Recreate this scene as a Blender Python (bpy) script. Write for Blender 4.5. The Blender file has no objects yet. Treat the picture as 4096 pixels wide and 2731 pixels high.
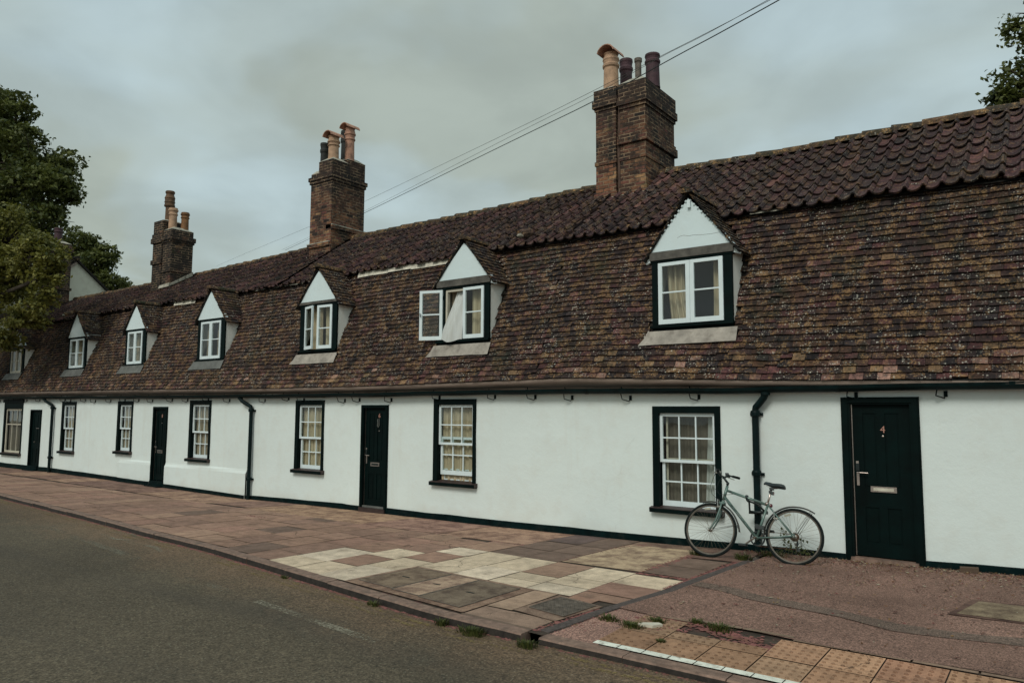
import bpy, math, random
import numpy as np
from mathutils import Vector, Matrix, noise
PI = math.pi
rnd = random.Random(7)
scene = bpy.context.scene
COL = scene.collection
D = 10.135            # distance of the street front (y)

def interp(x, pts):
    if x <= pts[0][0]: return pts[0][1]
    for (a, va), (b, vb) in zip(pts, pts[1:]):
        if x <= b: return va + (vb - va) * (x - a) / (b - a)
    return pts[-1][1]
def sstep(a, b, x):
    t = max(0, min(1, (x - a) / (b - a))); return t * t * (3 - 2 * t)

# ------------------------------------------------------------------ measured lines of the street
ZG = [(-32, -.12), (-25, -.08), (-19, -.12), (-15, -.16), (-13, -.13), (-8.2, -.11), (-5, -.07), (-3.3, -.02), (-1.5, .01), (0, .05), (6, .08)]
YK = [(-60, 8.0), (-30, 6.85), (-18.4, 6.5), (-13.3, 6.1), (-11.2, 5.89), (-9.4, 5.78), (-8.1, 5.6), (-6.44, 5.38), (-5.67, 5.28), (-4.75, 5.16), (-4.1, 5.13), (-3.4, 5.17), (8, 5.2)]
ZE = [(-31, 2.42), (-20.4, 2.38), (-13.7, 2.32), (-10.4, 2.32), (-6.2, 2.37), (-3, 2.26), (-.4, 2.21), (6, 2.2)]
ZGU = [(-31, 2.22), (-25.8, 2.20), (-18.6, 2.16), (-11.1, 2.14), (-7.3, 2.16), (-3.6, 2.13), (-.4, 2.15), (6, 2.16)]
ZB = [(-31, 4.76), (-28.7, 4.78), (-21.9, 4.83), (-16.8, 4.80), (-12.9, 4.82), (-8.5, 4.85), (-5, 4.84), (-.3, 4.75), (6, 4.75)]
ZR = [(-31.6, 6.12), (-27, 6.12), (-22.5, 6.17), (-18.5, 6.25), (-14.5, 6.38), (-11, 6.37), (-7.6, 6.42), (-5.9, 6.46), (-4.2, 6.38), (-2.4, 6.38), (-.3, 6.38), (6, 6.36)]
YR = 13.13
YBK = 10.985
def kerb_y(x): return interp(x, YK)
def gz(x, y):
    """height of the pavement"""
    yk = kerb_y(x); t = max(0, min(1, (y - yk) / (D - yk)))
    zk = -.025 * sstep(-4.0, -3.4, x)
    zk *= 1 - sstep(5.4, 6.3, y)
    return zk * (1 - t) + interp(x, ZG) * t * t * (1.6 - .6 * t)
ROADZ = -.068

# ------------------------------------------------------------------ materials
class NT:
    def __init__(s, name):
        s.m = bpy.data.materials.new(name); s.m.use_nodes = True
        s.t = s.m.node_tree; s.t.nodes.clear()
        s.out = s.n('ShaderNodeOutputMaterial')
    def n(s, typ, **kw):
        nd = s.t.nodes.new(typ)
        for k, v in kw.items():
            if k.startswith('_'): setattr(nd, k[1:], v)
            else:
                key = int(k[1:]) if k[0] == 'i' and k[1:].isdigit() else k.replace('__', ' ')
                s.set(nd.inputs[key], v)
        return nd
    def set(s, inp, v):
        if isinstance(v, bpy.types.NodeSocket): s.t.links.new(v, inp)
        else: inp.default_value = v
    def pos(s):
        return s.n('ShaderNodeNewGeometry').outputs['Position']
    def noise(s, scale, detail=4, rough=.6, vec=None, dist=0):
        return s.n('ShaderNodeTexNoise', Vector=vec or s.pos(), Scale=scale, Detail=detail, Roughness=rough, Distortion=dist).outputs['Fac']
    def map(s, v, stretch):
        return s.n('ShaderNodeVectorMath', _operation='MULTIPLY', i0=v, i1=stretch).outputs[0]
    def ramp(s, f, *stops):
        r = s.n('ShaderNodeValToRGB', Fac=f); e = r.color_ramp.elements
        while len(e) < len(stops): e.new(.5)
        for el, (p, c) in zip(e, stops):
            el.position = p; el.color = (c, c, c, 1) if isinstance(c, (int, float)) else (*c, 1)
        return r.outputs['Color']
    def mix(s, f, a, b, mode='MIX'):
        m = s.n('ShaderNodeMix', _data_type='RGBA', _blend_type=mode)
        s.set(m.inputs[0], f)
        for i, v in ((6, a), (7, b)):
            if isinstance(v, tuple) and len(v) == 3: v = (*v, 1)
            s.set(m.inputs[i], v)
        return m.outputs[2]
    def math(s, op, a, b=0.0):
        return s.n('ShaderNodeMath', _operation=op, i0=a, i1=b).outputs[0]
    def bump(s, h, strength=.3, dist=.01, normal=None):
        b = s.n('ShaderNodeBump', Strength=strength, Distance=dist, Height=h)
        if normal: s.set(b.inputs['Normal'], normal)
        return b.outputs[0]
    def tint(s): return s.n('ShaderNodeAttribute', _attribute_name='tint').outputs['Color']
    def done(s, color, rough=.8, normal=None, metal=0, spec=.4, **kw):
        p = s.n('ShaderNodeBsdfPrincipled')
        if isinstance(color, tuple): color = (*color[:3], 1)
        s.set(p.inputs['Base Color'], color); s.set(p.inputs['Roughness'], rough)
        s.set(p.inputs['Metallic'], metal); s.set(p.inputs['Specular IOR Level'], spec)
        if normal: s.set(p.inputs['Normal'], normal)
        s.t.links.new(p.outputs[0], s.out.inputs['Surface']); s.p = p
        return s.m

def simple(name, c, rough=.6, metal=0, spec=.4, nscale=12, amt=.35, bump=.0, bscale=60, dirt=None):
    t = NT(name); f = t.noise(nscale, 5)
    col = t.mix(t.ramp(f, (.3, 0), (.7, 1)), tuple(v * (1 - amt) for v in c), tuple(min(1, v * (1 + amt)) for v in c))
    if dirt:
        col = t.mix(t.ramp(t.noise(dirt[1], 6, .7), (.52, 0), (.68, dirt[2])), col, dirt[0])
    nrm = t.bump(t.noise(bscale, 4), bump, .004) if bump else None
    return t.done(col, rough, nrm, metal, spec)

M = {}
def build_materials():
    # white limewashed render: hand-floated, faint stains
    def render_mat(name, base, stain, amount):
        t = NT(name); p = t.pos()
        big = t.noise(.55, 5, .6); fine = t.noise(26, 6, .7); mid = t.noise(3.5, 5, .65)
        c = t.mix(t.ramp(big, (.35, 0), (.68, .55)), base, tuple(v * .9 for v in base))
        c = t.mix(t.ramp(mid, (.48, 0), (.74, amount)), c, stain)
        drip = t.noise(1, 5, .65, vec=t.map(p, (5, 5, .35)))
        c = t.mix(t.ramp(drip, (.58, 0), (.76, amount * .8)), c, stain)
        # splash dirt thrown up from the pavement
        z = t.n('ShaderNodeSeparateXYZ', Vector=p).outputs[2]
        h = t.math('ADD', z, t.math('MULTIPLY', t.noise(2.2, 5), -.5))
        c = t.mix(t.ramp(t.math('SUBTRACT', .32, h), (.45, 0), (.72, .35)), c, stain)
        vo = t.n('ShaderNodeTexVoronoi', Vector=t.map(p, (1, 1, 1)), Scale=2.1, _feature='DISTANCE_TO_EDGE')
        wob = t.noise(6, 5, .7)
        crack = t.ramp(t.math('ADD', vo.outputs['Distance'], t.math('MULTIPLY', wob, .02)), (.0105, 1), (.0125, 0))
        cm = t.math('MULTIPLY', crack, t.ramp(t.noise(.8, 3), (.6, 0), (.68, .5)))
        c = t.mix(cm, c, tuple(v * .45 for v in base))
        bm = t.bump(mid, .25, .03); bm = t.bump(fine, .32, .006, bm)
        return t.done(c, .88, bm, spec=.25)
    M['render'] = render_mat('white_render', (.715, .80, .775), (.55, .50, .41), .18)
    M['render_cream'] = render_mat('cream_render', (.74, .73, .60), (.42, .36, .27), .4)
    M['gable'] = render_mat('white_gable_render', (.67, .79, .80), (.55, .5, .42), .10)
    M['cheek'] = render_mat('cheek_render', (.88, .89, .82), (.6, .5, .4), .25)
    t = NT('soffit_board'); c = t.mix(t.ramp(t.noise(1, 5, vec=t.map(t.pos(), (1.5, 12, 12))), (.35, 0), (.7, 1)), (.40, .325, .275), (.20, .16, .135))
    M['soffit'] = t.done(c, .8, t.bump(t.noise(9), .3, .01))
    M['black'] = simple('black_paint', (.0003, .0058, .0054), .6, spec=.10, nscale=4, amt=.4, bump=.12, bscale=30)
    M['plinth'] = simple('black_bitumen_paint', (.001, .009, .0095), .85, spec=.1, nscale=7, amt=.5, bump=.5, bscale=25, dirt=((.035, .035, .03), 5, .35))
    M['sillwood'] = simple('brown_sill_paint', (.045, .028, .025), .5, nscale=6, amt=.5)
    M['iron'] = simple('black_iron', (.001, .009, .0095), .55, spec=.15, nscale=8, amt=.5, bump=.2, bscale=40)
    M['white'] = simple('white_gloss_paint', (.68, .78, .79), .4, nscale=5, amt=.06, bump=.05, bscale=30)
    M['offwhite'] = simple('aged_white_paint', (.55, .52, .42), .5, nscale=9, amt=.15)
    M['steel'] = simple('brushed_steel', (.55, .47, .42), .35, metal=1, nscale=20, amt=.15)
    M['chrome'] = simple('dull_chrome', (.42, .40, .36), .3, metal=1, nscale=30, amt=.3)
    M['lead'] = simple('lead_sheet', (.33, .30, .255), .65, nscale=5, amt=.35, bump=.4, bscale=14, dirt=((.16, .135, .11), 9, .6))
    M['lead_dark'] = simple('weathered_lead', (.12, .125, .115), .65, nscale=5, amt=.3, bump=.4, bscale=14)
    M['lintel'] = simple('lead_capped_beam', (.085, .08, .068), .7, nscale=7, amt=.5, bump=.4, bscale=20)
    M['mortar'] = simple('lime_mortar', (.36, .345, .28), .9, nscale=9, amt=.4, bump=.7, bscale=18, dirt=((.08, .07, .05), 6, .8))
    t = NT('window_glass')
    g_ = t.n('ShaderNodeNewGeometry'); c_ = t.math('ABSOLUTE', t.n('ShaderNodeVectorMath', _operation='DOT_PRODUCT', i0=g_.outputs['Normal'], i1=g_.outputs['Incoming']).outputs['Value'])
    fr = t.math('ADD', t.math('MULTIPLY', t.math('POWER', t.math('SUBTRACT', 1.0, c_), 5.0), .9), .05)
    tr = t.n('ShaderNodeBsdfTransparent', Color=(.86, .9, .88, 1)).outputs[0]
    gl = t.n('ShaderNodeBsdfGlossy', Color=(.9, .9, .9, 1), Roughness=.02, Normal=t.bump(t.noise(2.5, 2), .05, .02)).outputs[0]
    mx = t.n('ShaderNodeMixShader', Fac=t.math('MULTIPLY', fr, 1.3), i1=tr, i2=gl)
    t.t.links.new(mx.outputs[0], t.out.inputs['Surface']); M['glass'] = t.m
    def cloth(name, c, c2):
        t = NT(name)
        f = t.noise(1, 4, vec=t.map(t.pos(), (22, 22, .8)))
        col = t.mix(t.ramp(f, (.35, 0), (.7, 1)), c, c2)
        t.done(col, .95, t.bump(t.noise(300, 2), .1, .001), spec=.1)
        tl = t.n('ShaderNodeBsdfTranslucent', Color=(*c, 1))
        mx = t.n('ShaderNodeMixShader', Fac=.2, i1=t.p.outputs[0], i2=tl.outputs[0])
        t.t.links.new(mx.outputs[0], t.out.inputs['Surface']); return t.m
    M['curtain_cream'] = cloth('cream_curtain', (.76, .66, .47), (.42, .34, .22))
    M['curtain_white'] = cloth('white_curtain', (.72, .76, .74), (.6, .62, .58))
    M['curtain_net'] = cloth('grey_net_curtain', (.24, .21, .17), (.15, .14, .115))
    M['curtain_beige'] = cloth('beige_curtain', (.62, .53, .40), (.36, .30, .21))
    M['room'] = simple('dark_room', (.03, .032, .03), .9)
    # roof tiles -------------------------------------------------------------------
    def tile_mat(name, lich, moss_amt, gscale=1.0, dark=.6):
        t = NT(name); p = t.pos(); c = t.tint()
        blot = t.noise(16, 6, .75); fine = t.noise(70, 5, .75); patch = t.noise(1.1, 4, .6)
        c = t.mix(t.ramp(blot, (.36, 0), (.62, 1)), t.mix(1.0, c, (dark * .40, dark * .46, dark * .50), 'MULTIPLY'), t.mix(1.0, c, (1.14, 1.02, .98), 'MULTIPLY'))
        c = t.mix(1.0, c, t.ramp(fine, (.25, .42), (.75, 1.7)), 'MULTIPLY')
        c = t.mix(1.0, c, t.ramp(patch, (.3, .72), (.7, 1.2)), 'MULTIPLY')
        # ochre lichen crust
        m1 = t.math('MULTIPLY', t.ramp(t.noise(7, 5, .7), (.50, 0), (.60, 1)), t.ramp(t.noise(38, 4, .75), (.44, 0), (.56, 1)))
        c = t.mix(t.math('MULTIPLY', m1, moss_amt), c, (.34, .205, .09))
        # white lichen rosettes
        vo = t.n('ShaderNodeTexVoronoi', Vector=p, Scale=34, Randomness=1)
        thr = t.math('MULTIPLY', t.n('ShaderNodeSeparateColor', Color=vo.outputs['Color']).outputs[0], .55)
        spot = t.ramp(t.math('SUBTRACT', thr, vo.outputs['Distance']), (.0, 0), (.12, 1))
        zone = t.ramp(t.noise(2.6, 5, .7), (.44, 0), (.6, 1))
        sp2 = t.ramp(t.noise(60, 3, .6), (.48, .1), (.55, 1))
        c = t.mix(t.math('MULTIPLY', t.math('MULTIPLY', spot, sp2), t.math('MULTIPLY', zone, lich)), c, (.62, .60, .50))
        # green-black moss streaks
        ms = t.ramp(t.noise(1, 5, .7, vec=t.map(p, (1.6, 2, .9))), (.52, 0), (.68, .75))
        c = t.mix(t.math('MULTIPLY', ms, moss_amt), c, (.018, .026, .012))
        bm = t.bump(blot, .35, .006); bm = t.bump(fine, .5, .003, bm)
        return t.done(c, .88, bm, spec=.25)
    M['tile'] = tile_mat('plain_clay_tile', .8, .6)
    M['pantile'] = tile_mat('clay_pantile', .35, .35, dark=.8)
    M['ridge'] = tile_mat('mossy_ridge_tile', .45, 1.0)
    M['underlay'] = simple('roof_underside', (.02, .018, .015), .95)
    # bricks ---------------------------------------------------------------------------
    for bname, sb in (('brick', 0.0), ('brick_dark', .14)):
        t = NT('sooty_' + bname); s = t.n('ShaderNodeSeparateXYZ', Vector=t.pos())
        u = t.math('ADD', s.outputs[0], s.outputs[1])
        v = t.n('ShaderNodeCombineXYZ', X=t.math('ADD', u, t.math('MULTIPLY', t.noise(3), .02)), Y=t.math('ADD', s.outputs[2], t.math('MULTIPLY', t.noise(2.3), .03))).outputs[0]
        b = t.n('ShaderNodeTexBrick', Vector=v, Color1=(.0, .0, .0, 1), Color2=(1, 1, 1, 1), Mortar=(.5, .5, .5, 1), Scale=1.0, **{'Mortar Size': .011, 'Mortar Smooth': .35, 'Brick Width': .225, 'Row Height': .075, 'Bias': .0})
        cell = b.outputs['Color']; fac = b.outputs['Fac']
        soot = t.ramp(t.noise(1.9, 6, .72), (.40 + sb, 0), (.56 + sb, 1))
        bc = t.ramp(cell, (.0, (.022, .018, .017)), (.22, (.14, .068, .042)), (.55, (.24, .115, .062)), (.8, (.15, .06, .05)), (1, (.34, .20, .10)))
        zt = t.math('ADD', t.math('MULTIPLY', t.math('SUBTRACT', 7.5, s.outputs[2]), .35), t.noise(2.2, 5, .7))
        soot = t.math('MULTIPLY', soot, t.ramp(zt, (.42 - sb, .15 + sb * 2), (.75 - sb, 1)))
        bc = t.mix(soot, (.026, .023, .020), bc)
        bc = t.mix(1.0, bc, t.ramp(t.noise(22, 6, .75), (.25, .45), (.75, 1.6)), 'MULTIPLY')
        mc = t.mix(t.ramp(t.noise(5, 4), (.42, 0), (.58, 1)), (.055, .042, .034), (.26, .185, .12))
        c = t.mix(fac, bc, mc)
        c = t.mix(t.ramp(t.noise(3, 5, .7), (.6, 0), (.72, .6)), c, (.05, .052, .022))
        M[bname] = t.done(c, .9, t.bump(t.noise(40, 4), .5, .006, t.bump(t.math('SUBTRACT', 1.0, fac), .8, .012)), spec=.2)
    M['pale_mortar'] = simple('pale_mortar', (.60, .57, .47), .9, nscale=9, amt=.3, bump=.7, bscale=18, dirt=((.2, .17, .12), 8, .6))
    M['pot_cream'] = simple('buff_clay_pot', (.42, .27, .17), .75, nscale=7, amt=.3, bump=.15, bscale=25, dirt=((.09, .06, .045), 5, .55))
    M['pot_orange'] = simple('orange_clay_pot', (.20, .10, .04), .75, nscale=7, amt=.4, bump=.15, bscale=25, dirt=((.04, .03, .022), 5, .7))
    M['pot_brown'] = simple('brown_clay_pot', (.11, .062, .032), .75, nscale=7, amt=.4, bump=.15, bscale=25, dirt=((.03, .025, .02), 5, .8))
    M['pot_pink'] = simple('pink_clay_pot', (.40, .22, .15), .75, nscale=7, amt=.3, bump=.15, bscale=25, dirt=((.05, .035, .03), 5, .8))
    M['pot_plum'] = simple('plum_clay_pot', (.055, .026, .032), .7, nscale=7, amt=.4, bump=.15, bscale=25, dirt=((.02, .022, .02), 5, .7))
    M['pot_dark'] = simple('sooty_clay_pot', (.022, .024, .022), .75, nscale=7, amt=.4, bump=.15, bscale=25)
    M['conduit'] = simple('terracotta_pipe', (.085, .05, .034), .8, nscale=8, amt=.4)
    # ground ---------------------------------------------------------------------------
    t = NT('road_asphalt'); p = t.pos()
    big = t.noise(.25, 5, .6); f1 = t.noise(48, 5, .85); f2 = t.noise(20, 5, .75)
    c = t.mix(t.ramp(f1, (.38, 0), (.60, 1)), (.032, .028, .020), (.155, .126, .084))
    c = t.mix(1.0, c, t.ramp(f2, (.3, .62), (.7, 1.35)), 'MULTIPLY')
    c = t.mix(1.0, c, t.ramp(big, (.32, .72), (.68, 1.16)), 'MULTIPLY')
    vo = t.n('ShaderNodeTexVoronoi', Vector=p, Scale=55)
    pick = t.ramp(t.n('ShaderNodeSeparateColor', Color=vo.outputs['Color']).outputs[1], (.86, 0), (.9, 1))
    st = t.math('MULTIPLY', pick, t.ramp(vo.outputs['Distance'], (.25, 1), (.45, 0)))
    c = t.mix(t.math('MULTIPLY', st, .7), c, (.24, .225, .165))
    sp = t.n('ShaderNodeSeparateXYZ', Vector=p)
    dk_ = t.math('SUBTRACT', t.math('SUBTRACT', 5.13, t.math('MULTIPLY', t.math('MINIMUM', t.math('ADD', sp.outputs[0], 4.0), 0.0), .1)), sp.outputs[1])
    edge = t.ramp(t.math('ADD', t.math('MULTIPLY', dk_, .55), t.math('MULTIPLY', t.math('SUBTRACT', t.noise(1.3, 5, .65), .5), .8)), (.1, 1), (.55, 0))
    c = t.mix(edge, c, t.mix(1.0, c, (1.55, 1.30, 1.22), 'MULTIPLY'))
    trk = t.noise(1, 3, .5, vec=t.map(p, (.12, .9, 1)))
    c = t.mix(t.ramp(trk, (.5, 0), (.66, .4)), c, (.045, .040, .034))
    s = t.n('ShaderNodeTexVoronoi', Vector=t.n('ShaderNodeVectorMath', _operation='ADD', i0=p, i1=t.n('ShaderNodeTexNoise', Vector=p, Scale=1.6, Detail=5).outputs['Color']).outputs[0], Scale=.42, _feature='DISTANCE_TO_EDGE')
    crk = t.math('MULTIPLY', t.ramp(s.outputs['Distance'], (.0, 1), (.009, 0)), t.ramp(t.noise(.4, 3), (.54, 0), (.62, .4)))
    c = t.mix(crk, c, (.016, .016, .013))
    bm = t.bump(f1, .8, .007); bm = t.bump(f2, .4, .008, bm)
    M['road'] = t.done(c, .85, bm, spec=.25)
    t = NT('pink_tarmac'); p = t.pos(); c0 = t.tint()
    f1 = t.noise(70, 4, .85); f2 = t.noise(22, 6, .75); big = t.noise(.9, 5, .6)
    c = t.mix(t.ramp(f1, (.40, 0), (.60, 1)), t.mix(1.0, c0, (.30, .32, .34), 'MULTIPLY'), t.mix(1.0, c0, (1.95, 1.9, 1.8), 'MULTIPLY'))
    c = t.mix(1.0, c, t.ramp(f2, (.3, .65), (.7, 1.35)), 'MULTIPLY')
    c = t.mix(1.0, c, t.ramp(big, (.32, .72), (.66, 1.15)), 'MULTIPLY')
    M['tarmac'] = t.done(c, .9, t.bump(f1, .8, .006), spec=.2)
    t = NT('paving_slab'); p = t.pos(); c = t.tint()
    f1 = t.noise(120, 3, .75); f2 = t.noise(6, 6, .7); big = t.noise(.8, 4, .6)
    c = t.mix(1.0, c, t.ramp(f1, (.3, .72), (.7, 1.25)), 'MULTIPLY')
    c = t.mix(1.0, c, t.ramp(f2, (.3, .68), (.68, 1.2)), 'MULTIPLY')
    c = t.mix(1.0, c, t.ramp(big, (.3, .85), (.7, 1.12)), 'MULTIPLY')
    s = t.n('ShaderNodeTexVoronoi', Vector=t.n('ShaderNodeVectorMath', _operation='ADD', i0=p, i1=t.map(t.n('ShaderNodeTexNoise', Vector=p, Scale=3, Detail=5).outputs['Color'], (.35, .35, .35))).outputs[0], Scale=1.15, _feature='DISTANCE_TO_EDGE')
    crk = t.math('MULTIPLY', t.ramp(s.outputs['Distance'], (.0, 1), (.008, 0)), t.ramp(t.noise(.9, 3), (.5, 0), (.56, .85)))
    c = t.mix(crk, c, (.05, .035, .025))
    st = t.ramp(t.noise(1.7, 6, .75), (.56, 0), (.66, .5))
    c = t.mix(st, c, (.10, .065, .048))
    M['slab'] = t.done(c, .88, t.bump(f1, .3, .003, t.bump(f2, .2, .006)), spec=.25)
    t = NT('mottled_concrete'); p = t.pos(); c = t.tint()
    mo = t.noise(4, 8, .75)
    c = t.mix(t.ramp(mo, (.4, 0), (.58, 1)), t.mix(1.0, c, (.46, .42, .44), 'MULTIPLY'), c)
    c = t.mix(1.0, c, t.ramp(t.noise(100, 3, .8), (.3, .7), (.7, 1.3)), 'MULTIPLY')
    s = t.n('ShaderNodeTexVoronoi', Vector=t.n('ShaderNodeVectorMath', _operation='ADD', i0=p, i1=t.map(t.n('ShaderNodeTexNoise', Vector=p, Scale=3, Detail=6).outputs['Color'], (.5, .5, .5))).outputs[0], Scale=2.4, _feature='DISTANCE_TO_EDGE')
    c = t.mix(t.math('MULTIPLY', t.ramp(s.outputs['Distance'], (.0, .8), (.011, 0)), t.ramp(t.noise(.7, 3), (.45, 0), (.55, 1))), c, (.05, .04, .03))
    M['concrete'] = t.done(c, .9, t.bump(mo, .4, .008), spec=.2)
    M['joint'] = simple('dirty_joint', (.05, .037, .026), .95, nscale=8, amt=.6, bump=.5, bscale=40, dirt=((.13, .045, .04), 3, .7))
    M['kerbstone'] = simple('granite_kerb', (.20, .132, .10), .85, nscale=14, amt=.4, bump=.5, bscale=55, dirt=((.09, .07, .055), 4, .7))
    M['kerbface'] = simple('kerb_face_shade_and_grime', (.028, .023, .019), .9, nscale=14, amt=.5, bump=.5, bscale=55)  # shade of the upright face put into the colour, along with grime
    M['whiteline'] = simple('white_kerb_paint', (.74, .76, .66), .7, nscale=9, amt=.2, bump=.3, bscale=40, dirt=((.2, .15, .1), 13, .8))
    M['soil'] = simple('bare_soil', (.05, .038, .03), .95, nscale=3, amt=.4)
    def worn(name, c, lo, hi, sc=34):
        t = NT(name); f = t.math('ADD', t.math('MULTIPLY', t.noise(sc, 4, .8), .65), t.math('MULTIPLY', t.noise(2.2, 4, .6), .35))
        t.done(c, .8, spec=.2)
        tr = t.n('ShaderNodeBsdfTransparent')
        mx = t.n('ShaderNodeMixShader', Fac=t.ramp(f, (lo, 0), (hi, .8)), i1=tr.outputs[0], i2=t.p.outputs[0])
        t.t.links.new(mx.outputs[0], t.out.inputs['Surface']); return t.m
    M['worn_white'] = worn('worn_white_paint', (.26, .24, .18), .47, .56)
    M['worn_faint'] = worn('faint_white_paint', (.22, .21, .16), .50, .60)
    M['worn_yellow'] = worn('worn_yellow_paint', (.25, .19, .075), .50, .60)
    M['metal_cover'] = simple('rusty_iron_cover', (.12, .10, .08), .7, metal=.1, nscale=12, amt=.5, bump=.3, bscale=60)
    M['moss'] = simple('red_moss', (.20, .082, .072), .95, nscale=14, amt=.6, bump=.8, bscale=70, dirt=((.06, .055, .015), 7, .9))
    M['drain'] = simple('dark_drain_brick', (.085, .07, .064), .85, nscale=20, amt=.4)
    t = NT('leaf_litter'); M['litter'] = t.done(t.tint(), .85, spec=.15)
    # bicycle --------------------------------------------------------------------------
    M['frame'] = simple('pale_green_metal_paint', (.125, .195, .17), .34, metal=.3, spec=.6, nscale=14, amt=.2, dirt=((.09, .07, .05), 9, .5))
    M['rubber'] = simple('tyre_rubber', (.007, .011, .0105), .8, spec=.2, nscale=20, amt=.4)
    M['rim'] = simple('dull_alloy_rim', (.10, .088, .07), .55, metal=.3, nscale=20, amt=.3)
    M['spoke'] = simple('spoke_steel', (.17, .15, .11), .5, metal=.4, nscale=20, amt=.2)
    M['blackplastic'] = simple('black_plastic', (.006, .014, .014), .45, spec=.5, nscale=10, amt=.3)
    M['saddle'] = simple('black_saddle_vinyl', (.012, .022, .024), .5, spec=.5, nscale=10, amt=.3)
    M['mudguard'] = simple('grey_plastic_mudguard', (.045, .045, .04), .5, nscale=20, amt=.3)
    M['rust'] = simple('rusty_steel', (.10, .052, .03), .7, metal=.4, nscale=30, amt=.5)
    M['reflector_red'] = simple('red_reflector', (.09, .012, .02), .3, spec=.6)
    M['reflector_clear'] = simple('clear_reflector', (.3, .29, .22), .3, spec=.6)
    M['cable'] = simple('black_cable', (.006, .012, .012), .6)
    M['cable_thin'] = simple('grey_cable', (.05, .055, .05), .6)
    M['text_pink'] = simple('copper_number', (.42, .22, .17), .4, nscale=5, amt=.1)
    M['decal'] = simple('black_decal', (.005, .012, .012), .6)
    M['decal_grey'] = simple('grey_decal', (.06, .085, .08), .6)
    M['decal_white'] = simple('pale_decal', (.5, .52, .45), .6)
    # trees ----------------------------------------------------------------------------
    def leaf(name, a, b, tl):
        t = NT(name); c = t.mix(t.tint(), a, b)
        t.done(c, .6, spec=.3)
        tr = t.n('ShaderNodeBsdfTranslucent', Color=(*tl, 1))
        mx = t.n('ShaderNodeMixShader', Fac=.25, i1=t.p.outputs[0], i2=tr.outputs[0])
        t.t.links.new(mx.outputs[0], t.out.inputs['Surface']); return t.m
    M['leaf'] = leaf('broad_leaves', (.006, .024, .012), (.14, .155, .040), (.12, .14, .03))
    M['leaf_gold'] = leaf('golden_leaves', (.010, .030, .014), (.26, .24, .055), (.2, .2, .035))
    M['grass'] = leaf('grass_blades', (.03, .045, .012), (.10, .11, .03), (.08, .09, .02))
    M['bark'] = simple('bark', (.045, .035, .025), .95, nscale=6, amt=.5, bump=.8, bscale=12)
build_materials()

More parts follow.
